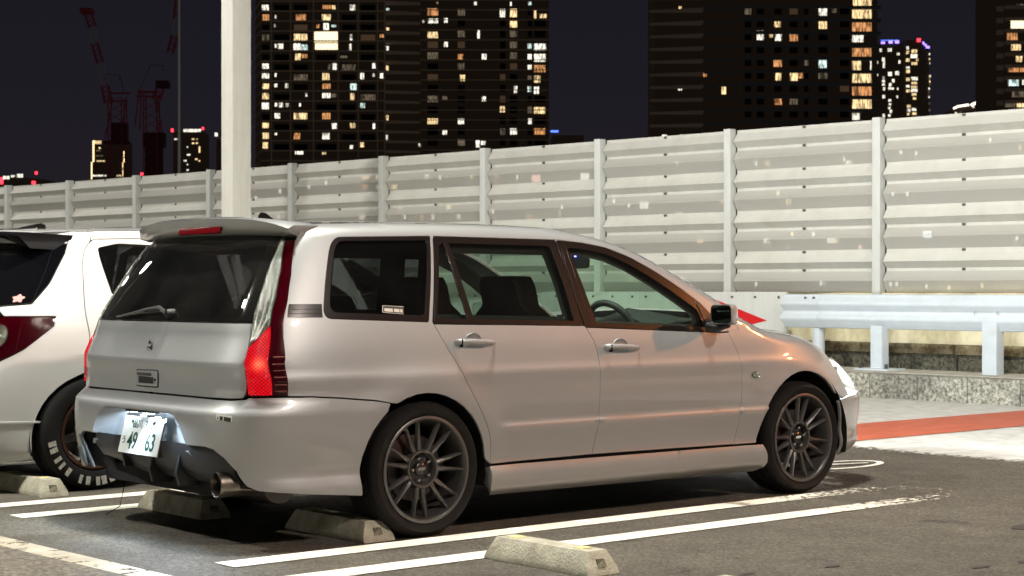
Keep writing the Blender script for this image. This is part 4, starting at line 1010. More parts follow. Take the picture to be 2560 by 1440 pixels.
k=MB(); k.box(-.010,-.185,-.018,.004,.185,.012); o=k.obj('high_brake_lamp',M['brake3'],sp,loc=(-.706,-.08,1.398),bevel=.003); o.rotation_euler=(0,R(20),0)
k=MB(); k.prism([(-.08,.0),(-.02,.038),(.0,.040),(.01,.03),(.02,.0)],'y',-.008,.008); k.obj('roof_fin_aerial',M['gloss_black'],car,loc=(-.36,-.05,1.455),bevel=.004).rotation_euler=(0,0,math.pi)
# roof, screen, bonnet
cap('roof',PT,car,-.60,1.10,.022)
cap('windscreen',M['glass'],car,1.10,2.20,lambda x:.03+.06*math.sin((x-1.1)/1.1*math.pi),off=-.002)
cap('bonnet',PT,car,2.24,3.40,lambda x:.040*min(1,(3.45-x)/.35))
cap('headliner',M['lining'],car,-.58,1.22,.010,off=-.085,k=1.03)
# inner pillar and rail trim with its own window openings
def shrink(L,d): return offset_poly(L,d)
tp=[(.80,.94),(.80,1.30),(.87,1.36)]+[(u/100,top(u/100)-.035) for u in range(100,300,10)]+[(3.15,1.325),(3.32,1.235),(3.48,1.145),(3.62,1.05),(3.70,.93),(3.69,.90),(2.7,.92)]
both('inner_trim',M['lining'],car,BG,tp,[shrink(QG,.030),shrink(RG,.032),shrink(FG,.022)],off=-.040,grid=.08,flange=0,inset=0)
# door handles and mirror
def handle(door,u,z,mi):
    p=Vector(BG.P(u,z)); sg=1 if not mi else -1
    h=MB(); h.lathe([(0.0,.0035),(.03,.0035),(.044,-.001),(.047,-.0035),(.049,.004)],28,'y'); 
    g=h.obj('door_handle',PT,door,smooth=True,angle=60,loc=(p.x,p.y*sg,p.z-.004)); g.scale=(1.14,sg*1.1,1.0)
    h=MB(); P_=[(-.098,-.012),(-.075,-.026),(-.045,-.030),(.05,-.032),(.09,-.024),(.115,-.006)]
    vs=[]
    for i,(x,y) in enumerate(P_):
        hz=[.013,.015,.014,.013,.012,.006][i]; dz=[.0,.002,.002,-.001,-.004,-.007][i]
        vs+=[(x,y+.008,dz-hz),(x,y-.001,dz-hz*.75),(x,y-.004,dz),(x,y-.001,dz+hz*.75),(x,y+.008,dz+hz)]
    fs=[(i*5+j,i*5+j+1,i*5+5+j+1,i*5+5+j) for i in range(5) for j in range(4)]+[(0,1,2,3,4),(25,26,27,28,29)]+[(i*5,i*5+5,i*5+9,i*5+4) for i in range(5)]
    h.add(vs,fs); h.obj('handle_grip',PT,g,smooth=True,angle=70,loc=(0,0,.006))
    h=MB(); h.box(-.078,-.0345,-.017,-.0765,-.012,.019); h.obj('handle_split',M['dark'],g)
for d_,u,z in ((rdoors,2.009,.877),(fdoors,2.952,.834)):
    for mi in (False,True): handle(d_[mi],u,z+.004,mi)
def mirror(mi):
    sg=-1 if mi else 1; d=fdoors[1 if mi else 0]
    root=MB(); shell=fillet([(-.078,-.058),(.084,-.056),(.086,.052),(-.074,.056)],[.03,.03,.035,.025])
    # shell: loops along x shrinking forwards; face at the back (towards -x)
    loops=[(-.01,1.0),(.0,1.03),(.03,1.03),(.07,.92),(.10,.70),(.115,.35)]
    n=len(shell); vs=[]
    for x,s_ in loops: vs+=[(x,a*s_,b*s_) for a,b in shell]
    fs=[(i*n+j,i*n+(j+1)%n,(i+1)*n+(j+1)%n,(i+1)*n+j) for i in range(len(loops)-1) for j in range(n)]+[tuple(range((len(loops)-1)*n,len(loops)*n))]
    root.add(vs,fs); m_=root.obj('door_mirror',PT,d,smooth=True,angle=60,loc=(1.835,-.995*sg,.998)); m_.rotation_euler=(0,0,R(10)*sg); m_.scale=(.80,.80,.92)
    h=MB(); h.add([(-.004,a*.96,b*.96) for a,b in shell],[tuple(range(n))]); h.obj('mirror_well',PT,m_)
    h=MB(); h.prism([(a*.90,b*.88) for a,b in shell],'x',-.009,-.006); g=h.obj('mirror_glass',M['mirror'],m_)
    h=MB(); h.prism([(-.02,-.11*0-.05),(.12,-.05),(.10,-.095),(-.01,-.085)],'y',-.085,.20) if 0 else h.tube([(.03,-.03*sg,-.058),(.05,.06*sg,-.075),(.05,.145*sg,-.075)],[.018,.024,.030],12); h.obj('mirror_arm',M['black'],m_,smooth=True)
mirror(False);mirror(True)
# dark inner skin, wheel housings, floor
inner=[(.02,.30),(.02,.93),(1.2,.955),(3.7,.90),(4.9,.74),(5.7,.50),(5.7,.25)]
def archcut(cx,r): return [p for p in arc(cx,.30,r,.20)]
def innerpoly():
    a=[(.02,.62),(.52,.62),(.52,.40),(.62,.40),(.70,.26),(.9,.26)]+[(1.28,.25)]+archcut(-.012,.37)+[(2.2,.22),(3.9,.22)]+archcut(2.632,.39)+[(5.2,.25),(5.68,.25),(5.68,.48),(4.70,.48),(4.66,.72),(3.75,.875),(1.15,.955),(.02,.955)]
    return a
both('inner_skin',M['dark'],car,BG,innerpoly(),off=-.030,grid=.08,flange=0,ed=.05)
for cx in (-.012,2.632):
    for sg in (-1,1):
        k=MB(); n=20; r=.372 if cx<1 else .392; vs=[]
        for i in range(n+1):
            a=math.pi*1.08-math.pi*1.16*i/n
            for y in (.855,.52): vs.append((cx+r*math.cos(a),y*sg,.30+r*math.sin(a)))
        k.add(vs,[(2*i,2*i+1,2*i+3,2*i+2) for i in range(n)]); 
        k.add([(cx+r*math.cos(math.pi*1.08-math.pi*1.16*i/n),.52*sg,.30+r*math.sin(math.pi*1.08-math.pi*1.16*i/n)) for i in range(n+1)],[tuple(range(n+1))])
        k.obj('wheel_housing',M['dark'],car)
k=MB(); k.box(-.88,-.51,.22,3.2,.51,.30); k.box(.40,-.82,.20,2.20,.82,.29); k.box(-.85,-.70,.40,-.42,.70,.44); k.obj('underbody',M['dark'],car)
# cabin
k=MB(); k.box(-.80,-.74,.66,-.10,.74,.70); k.box(-.10,-.74,.30,-.06,.74,.70); k.obj('load_floor',M['lining'],car)
k=MB(); k.box(-.06,-.74,.30,2.3,.74,.33); k.obj('cabin_floor',M['dark'],car)
def seat(x,y,w=.25,h=.62,bench=False):
    k=MB(); 
    def blob(x0,x1,y0,y1,z0,z1,lean=0):
        k.add([(x0,y0,z0),(x1,y0,z0),(x1,y1,z0),(x0,y1,z0),(x0-lean,y0+.03,z1),(x1-lean-.03,y0+.03,z1),(x1-lean-.03,y1-.03,z1),(x0-lean,y1-.03,z1)],[(0,3,2,1),(4,5,6,7),(0,1,5,4),(1,2,6,5),(2,3,7,6),(3,0,4,7)])
    if bench: blob(-.10,.04,-w,w,.0,h,.13)
    else:
        F_=[(-.25,0),(-.27,.20),(-.27,.42),(-.22,.55),(-.15,.60),(-.145,.70),(-.12,.75),(.12,.75),(.145,.70),(.15,.60),(.22,.55),(.27,.42),(.27,.20),(.25,0)]
        n_=len(F_); k.add([(-.09-.24*z,y,z*h/.60) for y,z in F_]+[(.03-.20*z,y*.96,z*h/.60) for y,z in F_],[tuple(range(n_))[::-1],tuple(range(n_,2*n_))]+[(i,(i+1)%n_,n_+(i+1)%n_,n_+i) for i in range(n_)])
    blob(-.04,.48,-w,w,-.12,.04)
    s_=k.obj('seat',M['fabric'],car,bevel=.025,loc=(x,y,.47))
    if bench:
        k=MB()
        for yy in (-.36,.36): blob(-.275,-.185,yy-.12,yy+.12,h+.0,h+.13,.02)
        k.obj('headrest',M['fabric'],s_,bevel=.025)
seat(1.10,-.36,h=.58);seat(1.10,.36,h=.58);seat(.12,0,.62,.50,True)
k=MB(); vs=[]
for i in range(15):
    y=-.76+1.52*i/14; d=math.exp(-((y+.36)/.17)**2)
    vs+=[(1.66,y,.72),(1.70,y,.93+.065*d),(1.80,y,.955+.075*d),(1.98,y,.968+.03*d),(2.30,y,.935),(2.34,y,.7)]
k.add(vs,[(i*6+j,(i+1)*6+j,(i+1)*6+j+1,i*6+j+1) for i in range(14) for j in range(5)]); k.obj('dashboard',M['dash'],car,smooth=True)
k=MB(); tor=[]
for i in range(40):
    a=2*math.pi*i/40
    for j in range(8):
        b=2*math.pi*j/8; rr=.180+.019*math.cos(b); tor.append((.019*math.sin(b),rr*math.cos(a),rr*math.sin(a)))
k.add(tor,[(i*8+j,((i+1)%40)*8+j,((i+1)%40)*8+(j+1)%8,i*8+(j+1)%8) for i in range(40) for j in range(8)])
k.box(-.02,-.06,-.06,.02,.06,.05)
for a in (R(200),R(340),R(270)): k.tube([(0,.04*math.cos(a),.04*math.sin(a)),(0,.18*math.cos(a),.18*math.sin(a))],.014,6)
sw=k.obj('steering_wheel',M['dash'],car,smooth=True,angle=60,loc=(1.665,-.36,.890)); sw.rotation_euler=(0,R(-24),0)
k=MB(); k.prism(fillet([(-.12,-.038),(.12,-.038),(.12,.038),(-.12,.038)],.03),'x',-.015,.012); rv=k.obj('rear_view_mirror',M['dark'],car,loc=(1.66,-.02,1.280)); rv.rotation_euler=(0,0,R(14))
k=MB(); k.lathe([(0,-.007),(.006,-.005),(.007,0)],10,'x',c=(-.018,-.045,.033)); k.obj('alarm_light',M['led_blue'],rv)
k=MB(); k.tube([(0,0,.03),(.04,0,.09)],.012,8); k.obj('mirror_stalk',M['dark'],rv)
# wheels
wp_=make_wheel(.309,.240,.225,M['alloy'])
spm=spoke_mesh(.082,.226,.034,.012,.027,.010,M['alloy'])
k=MB(); k.lathe([(.073,.075),(.073,.036),(.077,.028),(.085,.027),(.090,.036),(.092,.08)],40); hubm=k.mesh('hub_ring',M['alloy'],smooth=True,angle=50)
k=MB(); k.lathe([(0,.043),(.026,.044),(.030,.048),(.031,.060),(.072,.062),(.0725,.070)],36); capm=k.mesh('centre_cap',M['hub'],smooth=True,angle=50)
k=MB(); k.lathe([(0,.036),(.007,.037),(.0095,.041),(.0095,.062)],12); lugm=k.mesh('wheel_nut',M['chrome'],smooth=True,angle=40)
k=MB(); k.lathe([(.05,.10),(.150,.10),(.152,.104),(.152,.122),(.05,.122)],48); discm=k.mesh('brake_disc',M['steel'],smooth=True,angle=40)
k=MB(); 
for i in range(7):
    pass
cal=[(.10*math.cos(a),.10*math.sin(a)) for a in [R(110+i*10) for i in range(8)]]+[(.175*math.cos(a),.175*math.sin(a)) for a in [R(180-i*10) for i in range(8)]]
k.prism(cal,'y',.080,.135); calm=k.mesh('brake_caliper',M['red_caliper'],bevel=.006)
logom=text_mesh('OZ',.026,M['chrome'],.0006,bold=.0012)
k=MB(); k.prism([(-.030,-.006),(.030,-.002),(.030,.008),(-.030,.004)],'y',.033,.036); capl=k.mesh('cap_logo',M['chrome'])
def wheel(car_,x,y,flip,rot,steer=0):
    w=bpy.data.objects.new('wheel',None); COL.objects.link(w); w.parent=car_; w.location=(x,y,.309); w.rotation_euler=(0,0,(math.pi if flip else 0)+steer)
    link('tyre',wp_['tyre'],w); link('rim',wp_['rim'],w); link('hub_ring',hubm,w); link('centre_cap',capm,w); link('brake_disc',discm,w)
    o=link('brake_caliper',calm,w); 
    if flip: o.scale=(-1,1,1)
    for i in range(7):
        for d in (-1,1):
            s_=link('spoke',spm,w); s_.rotation_euler=(0,rot+2*math.pi*i/7+d*R(9.7),0)
    for i in range(5):
        a=rot+2*math.pi*i/5; link('wheel_nut',lugm,w,(.051*math.sin(a),-.0,.051*math.cos(a)))
    for j in (-1,0,1):
        k=MB(); k.prism([(-.008,-.007),(.004,-.007),(.009,.007),(-.003,.007)],'y',.0385,.0425)
        o=k.obj('cap_logo',M['chrome'],w,loc=(j*.013,0,0)); o.rotation_euler=(0,rot*.0+R(18),0)
wheel(car,0,-.876,False,R(-19)); wheel(car,2.625,-.874,False,R(5)); wheel(car,0,.888,True,0); wheel(car,2.625,.884,True,0)
# headlamp units: a bulb in an open box whose upper lip cuts the beam, behind the clear lens
for sg in (-1,1):
    k=MB(); x0,x1=3.04,3.16; y=.56*sg
    k.box(x0,y-.11,.560,x1,y+.11,.566); k.box(x0,y-.11,.672,x1,y+.11,.680); k.box(x0-.01,y-.11,.560,x0,y+.11,.680); k.box(x0,y-.116,.560,x1,y-.11,.680); k.box(x0,y+.11,.560,x1,y+.116,.680)
    hb=k.obj('headlamp_reflector',M['chrome'],car)
    k=MB(); k.lathe([(0,0),(.020,.004),(.028,.02)],16,'x',c=(x0+.03,y,.628)); k.obj('headlamp_bulb',M['headbulb'],hb)
    light('headlamp_light','SPOT',(x0+.06,y,.632),(x0+3,y*.8,.30),HEADW,(.86,.93,1.0),spot_size=R(130),spot_blend=.3,shadow_soft_size=.008)
# ================================================================== white car, left edge
BW=white(); uX2,top2,ytop2,arc2,cap2=body_tools(BW)
wc=thing('white_car','white hatchback with black roof spoiler parked at the left edge, dark red tail lamp','car',(0,2.66,0))
WP=M['white_paint']
wrc=arc2(-.275,.30,.362,.19)
ar2=[p for p in wrc if p[1]>.24][::-1]
TLW=fillet([(.40,.985),(.84,.976),(1.158,.973),(1.160,.925),(1.017,.800),(.84,.705),(.40,.68)],[0,0,.02,.06,.02,0,0])
wg=[(1.300,1.405),(1.265,1.36),(1.262,1.30),(1.29,1.18),(1.335,1.02),(1.372,.91),(1.385,.86)]
# rear quarter with the lamp cut out
wq=[(1.106,1.30),(1.118,1.335),(1.118,1.39),(1.12,top2(1.12)),(1.20,top2(1.2)),(1.29,top2(1.29))]+wg[0:]+[(1.385,.665)]+[p for p in ar2 if p[0]<1.385]+[(1.043,.19)]+[(.845,.165),(.845,.700),(1.017,.795),(1.165,.925),(1.163,.979),(.86,.981),(.80,1.03),(.999,1.046),(1.066,1.162)]
both('rear_quarter_panel',WP,wc,BW,wq,inset=.002,grid=.04)
both('tail_lamp',M['lens_red'],wc,BW,TLW,off=.004,inset=.003,grid=.03)
both('lamp_reflector',M['lens_clear'],wc,BW,[(.86+.05*math.cos(a),.87+.062*math.sin(a)) for a in [2*math.pi*i/20 for i in range(20)]],off=.010,inset=0,grid=.03)
# bumper crease strip and lower lip shadow line
both('bumper_lower_edge',WP,wc,BW,[(0,.395),(1.125,.392),(1.13,.40),(0,.403)],off=.006,inset=0,grid=.05,flange=.006)
both('rear_bumper',WP,wc,BW,[(0,.165),(.84,.165),(.84,.70),(.40,.675),(0,.675)],grid=.05)
both('tailgate',WP,wc,BW,[(0,.68),(.395,.68),(.395,.99),(.79,.985),(.80,1.03),(0,1.03)],grid=.05)
# rear door in two pieces round its window, front door, fender
door=[(1.305,1.400)]+[(u/100,top2(u/100)-.05) for u in range(134,240,8)]+[(2.40,.95),(2.40,.25),(1.80,.25)]+[p for p in ar2 if p[0]>1.39]+[(1.389,.66),(1.389,.86),(1.376,.91),(1.339,1.02),(1.294,1.18),(1.266,1.30),(1.269,1.36)]
dw=fillet([(1.375,1.365),(1.55,1.392),(2.30,1.375),(2.36,1.01),(1.60,1.00),(1.535,1.06),(1.40,1.31)],[.02,.02,.03,.02,.05,.02,.01])
rd2=both('rear_door',WP,wc,BW,door,[dw],grid=.04)
for mi in (0,1): Patch(BW,dw,off=-.004,inset=-.003,grid=.08,flange=0).make('door_glass',M['tint'],rd2[mi],bool(mi))
both('front_side',WP,wc,BW,[(2.405,1.37)]+[(u/100,top2(u/100)-.05) for u in range(250,330,10)]+[(3.35,.98),(4.5,.80),(4.9,.6),(4.9,.2),(2.405,.2)],[fillet([(2.47,1.36),(2.8,1.34),(3.2,1.10),(3.25,1.0),(2.47,1.0)],.02)],grid=.06)
both('roof_rail',WP,wc,BW,[(1.295,top2(1.3)),(1.31,1.408)]+[(u/100,top2(u/100)-.046) for u in range(134,330,8)]+[(u/100,top2(u/100)) for u in range(330,130,-8)],grid=.05)
# back window and roof
wgl=[(0,1.035),(.80,1.036),(.995,1.052),(1.06,1.165),(1.100,1.298),(1.112,1.335),(1.112,1.385),(0,1.40)]
bw=Patch(BW,closed(wgl),off=-.002,inset=.003,grid=.06).make('rear_window',M['blackglass'],wc)
both('upper_tailgate',WP,wc,BW,[(0,1.404),(1.112,1.388),(1.116,top2(1.1)),(.9,1.43),(0,1.44)],grid=.05)
cap2('roof',WP,wc,-.62,1.2,.03); cap2('windscreen',M['tint'],wc,1.2,2.2,.05); cap2('bonnet',WP,wc,2.2,3.0,.05)
# black roof spoiler with side blade
k=MB(); N_=24; vs=[]
for i in range(N_+1):
    t=-1+2*i/N_; y=.655*t; e=max(0,abs(t)-.80)/.20
    xb=-.86+.20*t*t; zt_=1.462-.015*t*t
    vs+=[(xb+.34,y,zt_-.012),(xb+.05,y,zt_),(xb,y,zt_-.012),(xb+.03+.05*e,y,zt_-.030-.060*e),(xb+.30,y,zt_-.045-.055*e)]
k.add(vs,[(i*5+j,(i+1)*5+j,(i+1)*5+(j+1)%5,i*5+(j+1)%5) for i in range(N_) for j in range(5)]+[(0,1,2,3,4),(N_*5,N_*5+1,N_*5+2,N_*5+3,N_*5+4)])
k.obj('roof_spoiler',M['gloss_black'],wc,smooth=True,angle=40)
k=MB(); k.box(-.05,-.16,0,.05,.16,.018); o=k.obj('high_brake_lamp',M['chrome'],wc,loc=(-.62,.0,1.47),bevel=.004)
k=MB(); k.prism([(-.09,0),(.06,.035),(.09,.03),(.10,0)],'y',-.025,.025); k.obj('roof_aerial',M['gloss_black'],wc,loc=(-.40,-.25,1.478),bevel=.006)
k=MB(); k.tube([(-.52,-.10,1.475),(-.40,-.35,1.478)],.008,6); k.obj('washer_tube',M['chrome'],wc)
# pink flower sticker on the back window
p=[(0.905+.033*math.cos(a)*(1+.22*math.sin(5*a)),1.075+.020*math.sin(a)*(1+.22*math.sin(5*a))) for a in [2*math.pi*i/30 for i in range(30)]]
Patch(BW,p,off=.004,inset=0,grid=.02,flange=0).make('pink_sticker',M['pink'],bw)
# rear wheel with white tyre lettering
both('inner_skin',M['dark'],wc,BW,[(.02,.25),(.9,.25),(1.02,.2)]+[(1.06,.24)]+[p for p in wrc if p[1]>.24]+[(1.85,.22),(4.8,.22),(4.8,.6),(3.3,.93),(.02,1.0)],off=-.03,grid=.1,flange=0,ed=.06)
for sg in (-1,1):
    k=MB(); n=18; vs=[]
    for i in range(n+1):
        a=math.pi*1.08-math.pi*1.16*i/n
        for y in (.80,.48): vs.append((-.275+.375*math.cos(a),y*sg,.30+.375*math.sin(a)))
    k.add(vs,[(2*i,2*i+1,2*i+3,2*i+2) for i in range(n)])
    k.add([(-.275+.375*math.cos(math.pi*1.08-math.pi*1.16*i/n),.48*sg,.30+.375*math.sin(math.pi*1.08-math.pi*1.16*i/n)) for i in range(n+1)],[tuple(range(n+1))])
    k.obj('wheel_housing',M['dark'],wc)
k=MB(); k.box(-.95,-.5,.2,2.9,.5,.3); k.obj('underbody',M['dark'],wc)
w2=make_wheel(.325,.205,.215,M['redrim'])
k=MB(); k.lathe([(.205,.02),(.20,.012),(.19,.03),(.186,.06),(.18,.12)],48); 
spw=None
k=MB(); k.add([(-.030,.030,.05),(.030,.030,.05),(.016,.012,.195),(-.016,.012,.195),(-.030,.06,.05),(.030,.06,.05),(.016,.05,.195),(-.016,.05,.195)],[(0,1,2,3),(4,7,6,5),(0,4,5,1),(1,5,6,2),(2,6,7,3),(3,7,4,0)])
sp5=k.mesh('spoke',M['hub'],bevel=.006)
for x,y,fl in ((-.275,-.845,False),(-.275,.845,True),(2.3,-.845,False),(2.3,.845,True)):
    w=bpy.data.objects.new('wheel',None); COL.objects.link(w); w.parent=wc; w.location=(x,y,.325); w.rotation_euler=(0,0,math.pi if fl else 0)
    link('tyre',w2['tyre'],w); link('rim',w2['rim'],w); link('brake_disc',discm,w); link('hub_ring',hubm,w,(0,.01,0)); link('centre_cap',capm,w)
    for i in range(6):
        s_=link('spoke',sp5,w); s_.rotation_euler=(0,R(20)+2*math.pi*i/6,0)
    if y<0 and x<0:
        rr=random.Random(5)
        for i in range(0,12):
            a=R(150+i*10.0+rr.uniform(-1.5,1.5))   # angle clockwise from the top, seen from outside (towards -x first)
            if i in (6,): continue
            k=MB(); r0,r1=.250,.298; hw=R(rr.uniform(2.2,3.7))
            P4=[(r0,-hw),(r1,-hw*.8),(r1,hw*.8),(r0,hw)]
            o_=.004
            k.add([(r*math.sin(a+q),-.0145 if r>.27 else -.0115,r*math.cos(a+q)) for r,q in P4],[(0,1,2,3)])
            k.obj('tyre_letter',M['letter'],w)
# ================================================================== city beyond the barrier
def far(px,py,Z): return CAM+DV*Z+RV*((px-1280)/4330*Z)+Vector((0,0,-(py-716)/4330*Z))
ROT=TH-R(90)
def wmat(name,c,s): return mat(name,(.02,.02,.02),.4,emit=c,es=s)
WM=dict(w=wmat('window_lit_white',(1,.93,.78),1.3),y=wmat('window_lit_warm',(1,.72,.36),1.2),o=wmat('window_lit_orange',(1,.45,.17),.72),c=wmat('window_lit_cool',(.78,1,.93),1.0),d=wmat('window_lit_dim',(.8,.62,.42),.16),
  k=mat('window_dark',(.004,.004,.005),.35))
WML={q:wmat('distant_lamp_'+n,c,1.7) for q,n,c in (('w','white',(1,.95,.85)),('y','warm',(1,.75,.4)),('o','pink',(1,.55,.45)),('c','cool',(.85,1,.95)),('d','dim',(.4,.36,.3)))}
def curtains(m):
    nt=m.node_tree;b=nt.nodes['Principled BSDF'];N=nt.nodes.new;L=nt.links.new
    t=N('ShaderNodeTexCoord'); w=N('ShaderNodeTexNoise'); w.inputs['Scale'].default_value=1.0; mp=N('ShaderNodeMapping'); mp.inputs['Scale'].default_value=(3.2,1,.55)
    oi=N('ShaderNodeObjectInfo'); ad=N('ShaderNodeVectorMath'); L(t.outputs['Object'],ad.inputs[0]); 
    sc=N('ShaderNodeVectorMath'); sc.operation='SCALE'; sc.inputs[0].default_value=(37,11,53); L(oi.outputs['Random'],sc.inputs['Scale']); L(sc.outputs[0],ad.inputs[1])
    L(ad.outputs[0],mp.inputs[0]); L(mp.outputs[0],w.inputs['Vector']); w.inputs['Detail'].default_value=3
    r=N('ShaderNodeMapRange'); L(w.outputs[0],r.inputs[0]); r.inputs[1].default_value=.40; r.inputs[2].default_value=.58; r.inputs[3].default_value=.22*b.inputs['Emission Strength'].default_value; r.inputs[4].default_value=1.45*b.inputs['Emission Strength'].default_value
    L(r.outputs[0],b.inputs['Emission Strength'])
for q in 'wyocd': curtains(WM[q])
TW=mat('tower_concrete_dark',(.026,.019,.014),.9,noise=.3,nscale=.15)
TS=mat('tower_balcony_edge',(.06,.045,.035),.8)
# faint glow put into tower walls and slabs in place of city light
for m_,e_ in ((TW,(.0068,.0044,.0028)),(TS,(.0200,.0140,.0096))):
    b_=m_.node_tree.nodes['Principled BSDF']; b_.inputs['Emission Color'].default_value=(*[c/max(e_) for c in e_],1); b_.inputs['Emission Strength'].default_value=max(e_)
class Tower:
    def __init__(s,label,px0,px1,ptop,Z,floor,row0,group=None,depth=22,cat='tower',yaw=0):
        s.Z=Z;s.k=Z/4330;s.px0=px0
        base=far(px0,716,Z); base.z=0
        s.t=thing('apartment_tower',label,cat,tuple(base),ROT+yaw,group)
        s.w=(px1-px0)*s.k;s.fl=floor*s.k;s.z=lambda py:CAM.z-(py-716)*s.k
        s.top=s.z(ptop);s.mesh={};s.row0=row0;s.floor=floor
    def X(s,px): return (px-s.px0)*s.k
    def box(s,name,x0,x1,y0,y1,z0,z1,m): k=MB(); k.box(x0,y0,z0,x1,y1,z1); return k.obj(name,m,s.t)
    def win(s,px0,px1,py0,py1,q,y=-.06,frame=True):
        w=(px1-px0)*s.k;h=(py1-py0)*s.k; key=(round(w,1),round(h,1),q)
        if key not in s.mesh:
            k=MB(); w_,h_=max(key[0],.25),max(key[1],.25); k.box(0,0,0,w_,.08,h_)
            s.mesh[key]=k.mesh('window',WM[q])
            if w_>2:
                pass
        o=link('window',s.mesh[key],s.t,(s.X(px0),y,s.z(py1))); return o
def rows(row0,fl,n): return [row0+i*fl for i in range(n)]
rt=random.Random(11)
# --- tower behind the square post, left face / middle recess / right face
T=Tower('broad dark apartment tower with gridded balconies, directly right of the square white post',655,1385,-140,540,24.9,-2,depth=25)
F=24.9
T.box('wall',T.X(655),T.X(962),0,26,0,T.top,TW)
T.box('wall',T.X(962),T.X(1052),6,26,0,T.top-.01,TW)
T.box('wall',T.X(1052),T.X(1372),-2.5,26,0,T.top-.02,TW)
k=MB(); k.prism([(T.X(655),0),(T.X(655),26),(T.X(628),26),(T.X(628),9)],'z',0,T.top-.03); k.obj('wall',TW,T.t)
BX=[655,679,727,784,846,896,944,962]
for i in range(-5,28):
    py=-2.5+i*F   # slab line under row i
    z=T.z(py+F-3)
    if z<1: break
    T.box('balcony_slab',T.X(655),T.X(962),-1.25,-.02,z-.28,z+.0,TS)
    k=MB(); k.add([(T.X(655),-1.2,z-.28),(T.X(626),7.5,z-1.8),(T.X(626),7.5,z-1.4),(T.X(655),-1.2,z)],[(0,1,2,3)]); k.add([(T.X(655),-1.2,z),(T.X(626),7.5,z-1.4),(T.X(626),9,z-1.4),(T.X(655),0,z)],[(0,1,2,3)]); k.obj('balcony_slab',TS,T.t)
    k=MB(); k.prism([(T.X(962),-1.2),(T.X(1052),2.5),(T.X(1052),5.9),(T.X(962),5.9)],'z',z-.35,z); k.obj('balcony_slab',TS,T.t)
    T.box('balcony_slab',T.X(1052),T.X(1372),-3.3,-2.52,z-.22,z-.02,TS)
for x in BX[1:]: T.box('party_wall',T.X(x)-.12,T.X(x)+.12,-1.15,-.03,0,T.top-.5,TS)
# lit windows read off the photo (x0,x1,y0,y1,tint)
LIT=[(655,672,4,18,'w'),(807,831,5,14,'o'),(831,838,5,15,'y'),(875,889,4,20,'w'),(950,969,5,20,'c'),(656,673,28,45,'o'),(687,691,30,38,'w'),(740,765,28,44,'o'),(805,827,28,44,'y'),
(685,689,53,60,'w'),(791,799,53,62,'o'),(809,822,50,67,'w'),(828,840,54,60,'c'),(950,969,54,66,'y'),(735,751,77,93,'y'),(752,768,77,93,'y'),(786,845,71,98,'W'),(788,844,101,116,'W'),(875,881,78,94,'w'),(950,960,78,86,'o'),
(687,692,102,111,'w'),(695,708,101,114,'w'),(734,752,101,117,'w'),(753,769,103,117,'c'),(873,879,102,118,'w'),(949,969,101,112,'w'),(738,752,126,142,'y'),(753,768,127,137,'o'),(851,868,131,137,'d'),
(656,672,151,164,'w'),(831,842,151,166,'w'),(820,826,152,166,'d'),(930,939,150,163,'w'),(950,968,150,164,'y'),(655,673,175,188,'w'),(687,691,175,184,'w'),(806,824,175,192,'y'),(901,910,175,190,'w'),(932,937,176,184,'w'),(950,958,175,188,'w'),
(657,672,201,214,'y'),(686,693,201,210,'w'),(713,721,201,212,'w'),(806,826,201,214,'o'),(876,891,201,217,'c'),(656,672,225,240,'y'),(764,768,225,233,'w'),(806,826,225,237,'w'),(828,840,226,235,'d'),(875,886,225,242,'y'),
(655,672,249,265,'w'),(687,693,249,258,'w'),(698,708,249,260,'w'),(714,721,250,259,'w'),(748,752,250,258,'w'),(656,672,299,312,'y'),(656,672,324,339,'y'),(687,693,324,330,'w'),(875,889,300,312,'y'),(657,670,348,363,'y'),(738,758,370,378,'w'),(875,882,355,364,'w'),(805,815,372,378,'y'),
(950,968,275,288,'y'),(735,768,275,290,'y'),(806,826,275,290,'o'),(830,842,300,314,'w'),(687,700,275,288,'w'),(901,912,250,262,'c'),(806,824,325,340,'w'),(735,750,325,340,'o'),(932,938,300,314,'w'),(950,966,325,338,'w'),(901,910,348,360,'y'),
# right face
(1092,1096,0,5,'y'),(1185,1192,0,8,'w'),(1275,1279,0,10,'w'),(1320,1328,0,8,'c'),(1070,1096,16,34,'o'),(1071,1096,42,53,'w'),(1111,1120,41,52,'w'),(1250,1263,18,38,'w'),(1275,1292,17,38,'y'),(1335,1341,22,41,'y'),(1349,1366,30,40,'y'),(1275,1293,48,64,'y'),(1058,1061,46,52,'w'),
(1194,1200,70,91,'w'),(1319,1329,104,116,'c'),(1335,1365,104,121,'w'),(1319,1329,130,143,'w'),(1335,1363,130,149,'w'),(1319,1329,157,170,'w'),(1335,1363,157,175,'o'),(1319,1329,184,195,'d'),(1335,1350,183,201,'y'),(1285,1293,209,227,'w'),(1319,1329,210,224,'c'),(1335,1347,211,229,'w'),
(1070,1096,234,250,'d'),(1107,1118,235,243,'d'),(1205,1215,236,247,'w'),(1044,1050,347,355,'w'),(1190,1200,345,362,'w'),(1203,1214,346,356,'w'),(1070,1096,75,90,'y'),(1111,1120,100,112,'w'),(1145,1158,130,143,'o'),(1150,1163,182,197,'y'),(1205,1216,130,145,'w'),(1250,1262,260,275,'y'),(1335,1363,262,278,'y'),(1070,1096,290,304,'y'),(1145,1160,290,304,'w'),(1275,1292,315,330,'w'),(1320,1329,290,304,'w'),(1335,1362,315,330,'o'),(1107,1118,318,330,'w')]
WM['n']=wmat('window_lit_faint',(.9,.55,.30),.06)
WM['W']=wmat('window_lit_bright',(1,.83,.50),1.9)
nw=0
for (a,b,c,d,q) in LIT:
    y=-.10 if b<963 else (5.88 if b<1052 else -2.62)
    T.win(a,b,c,d,q,y); nw+=1
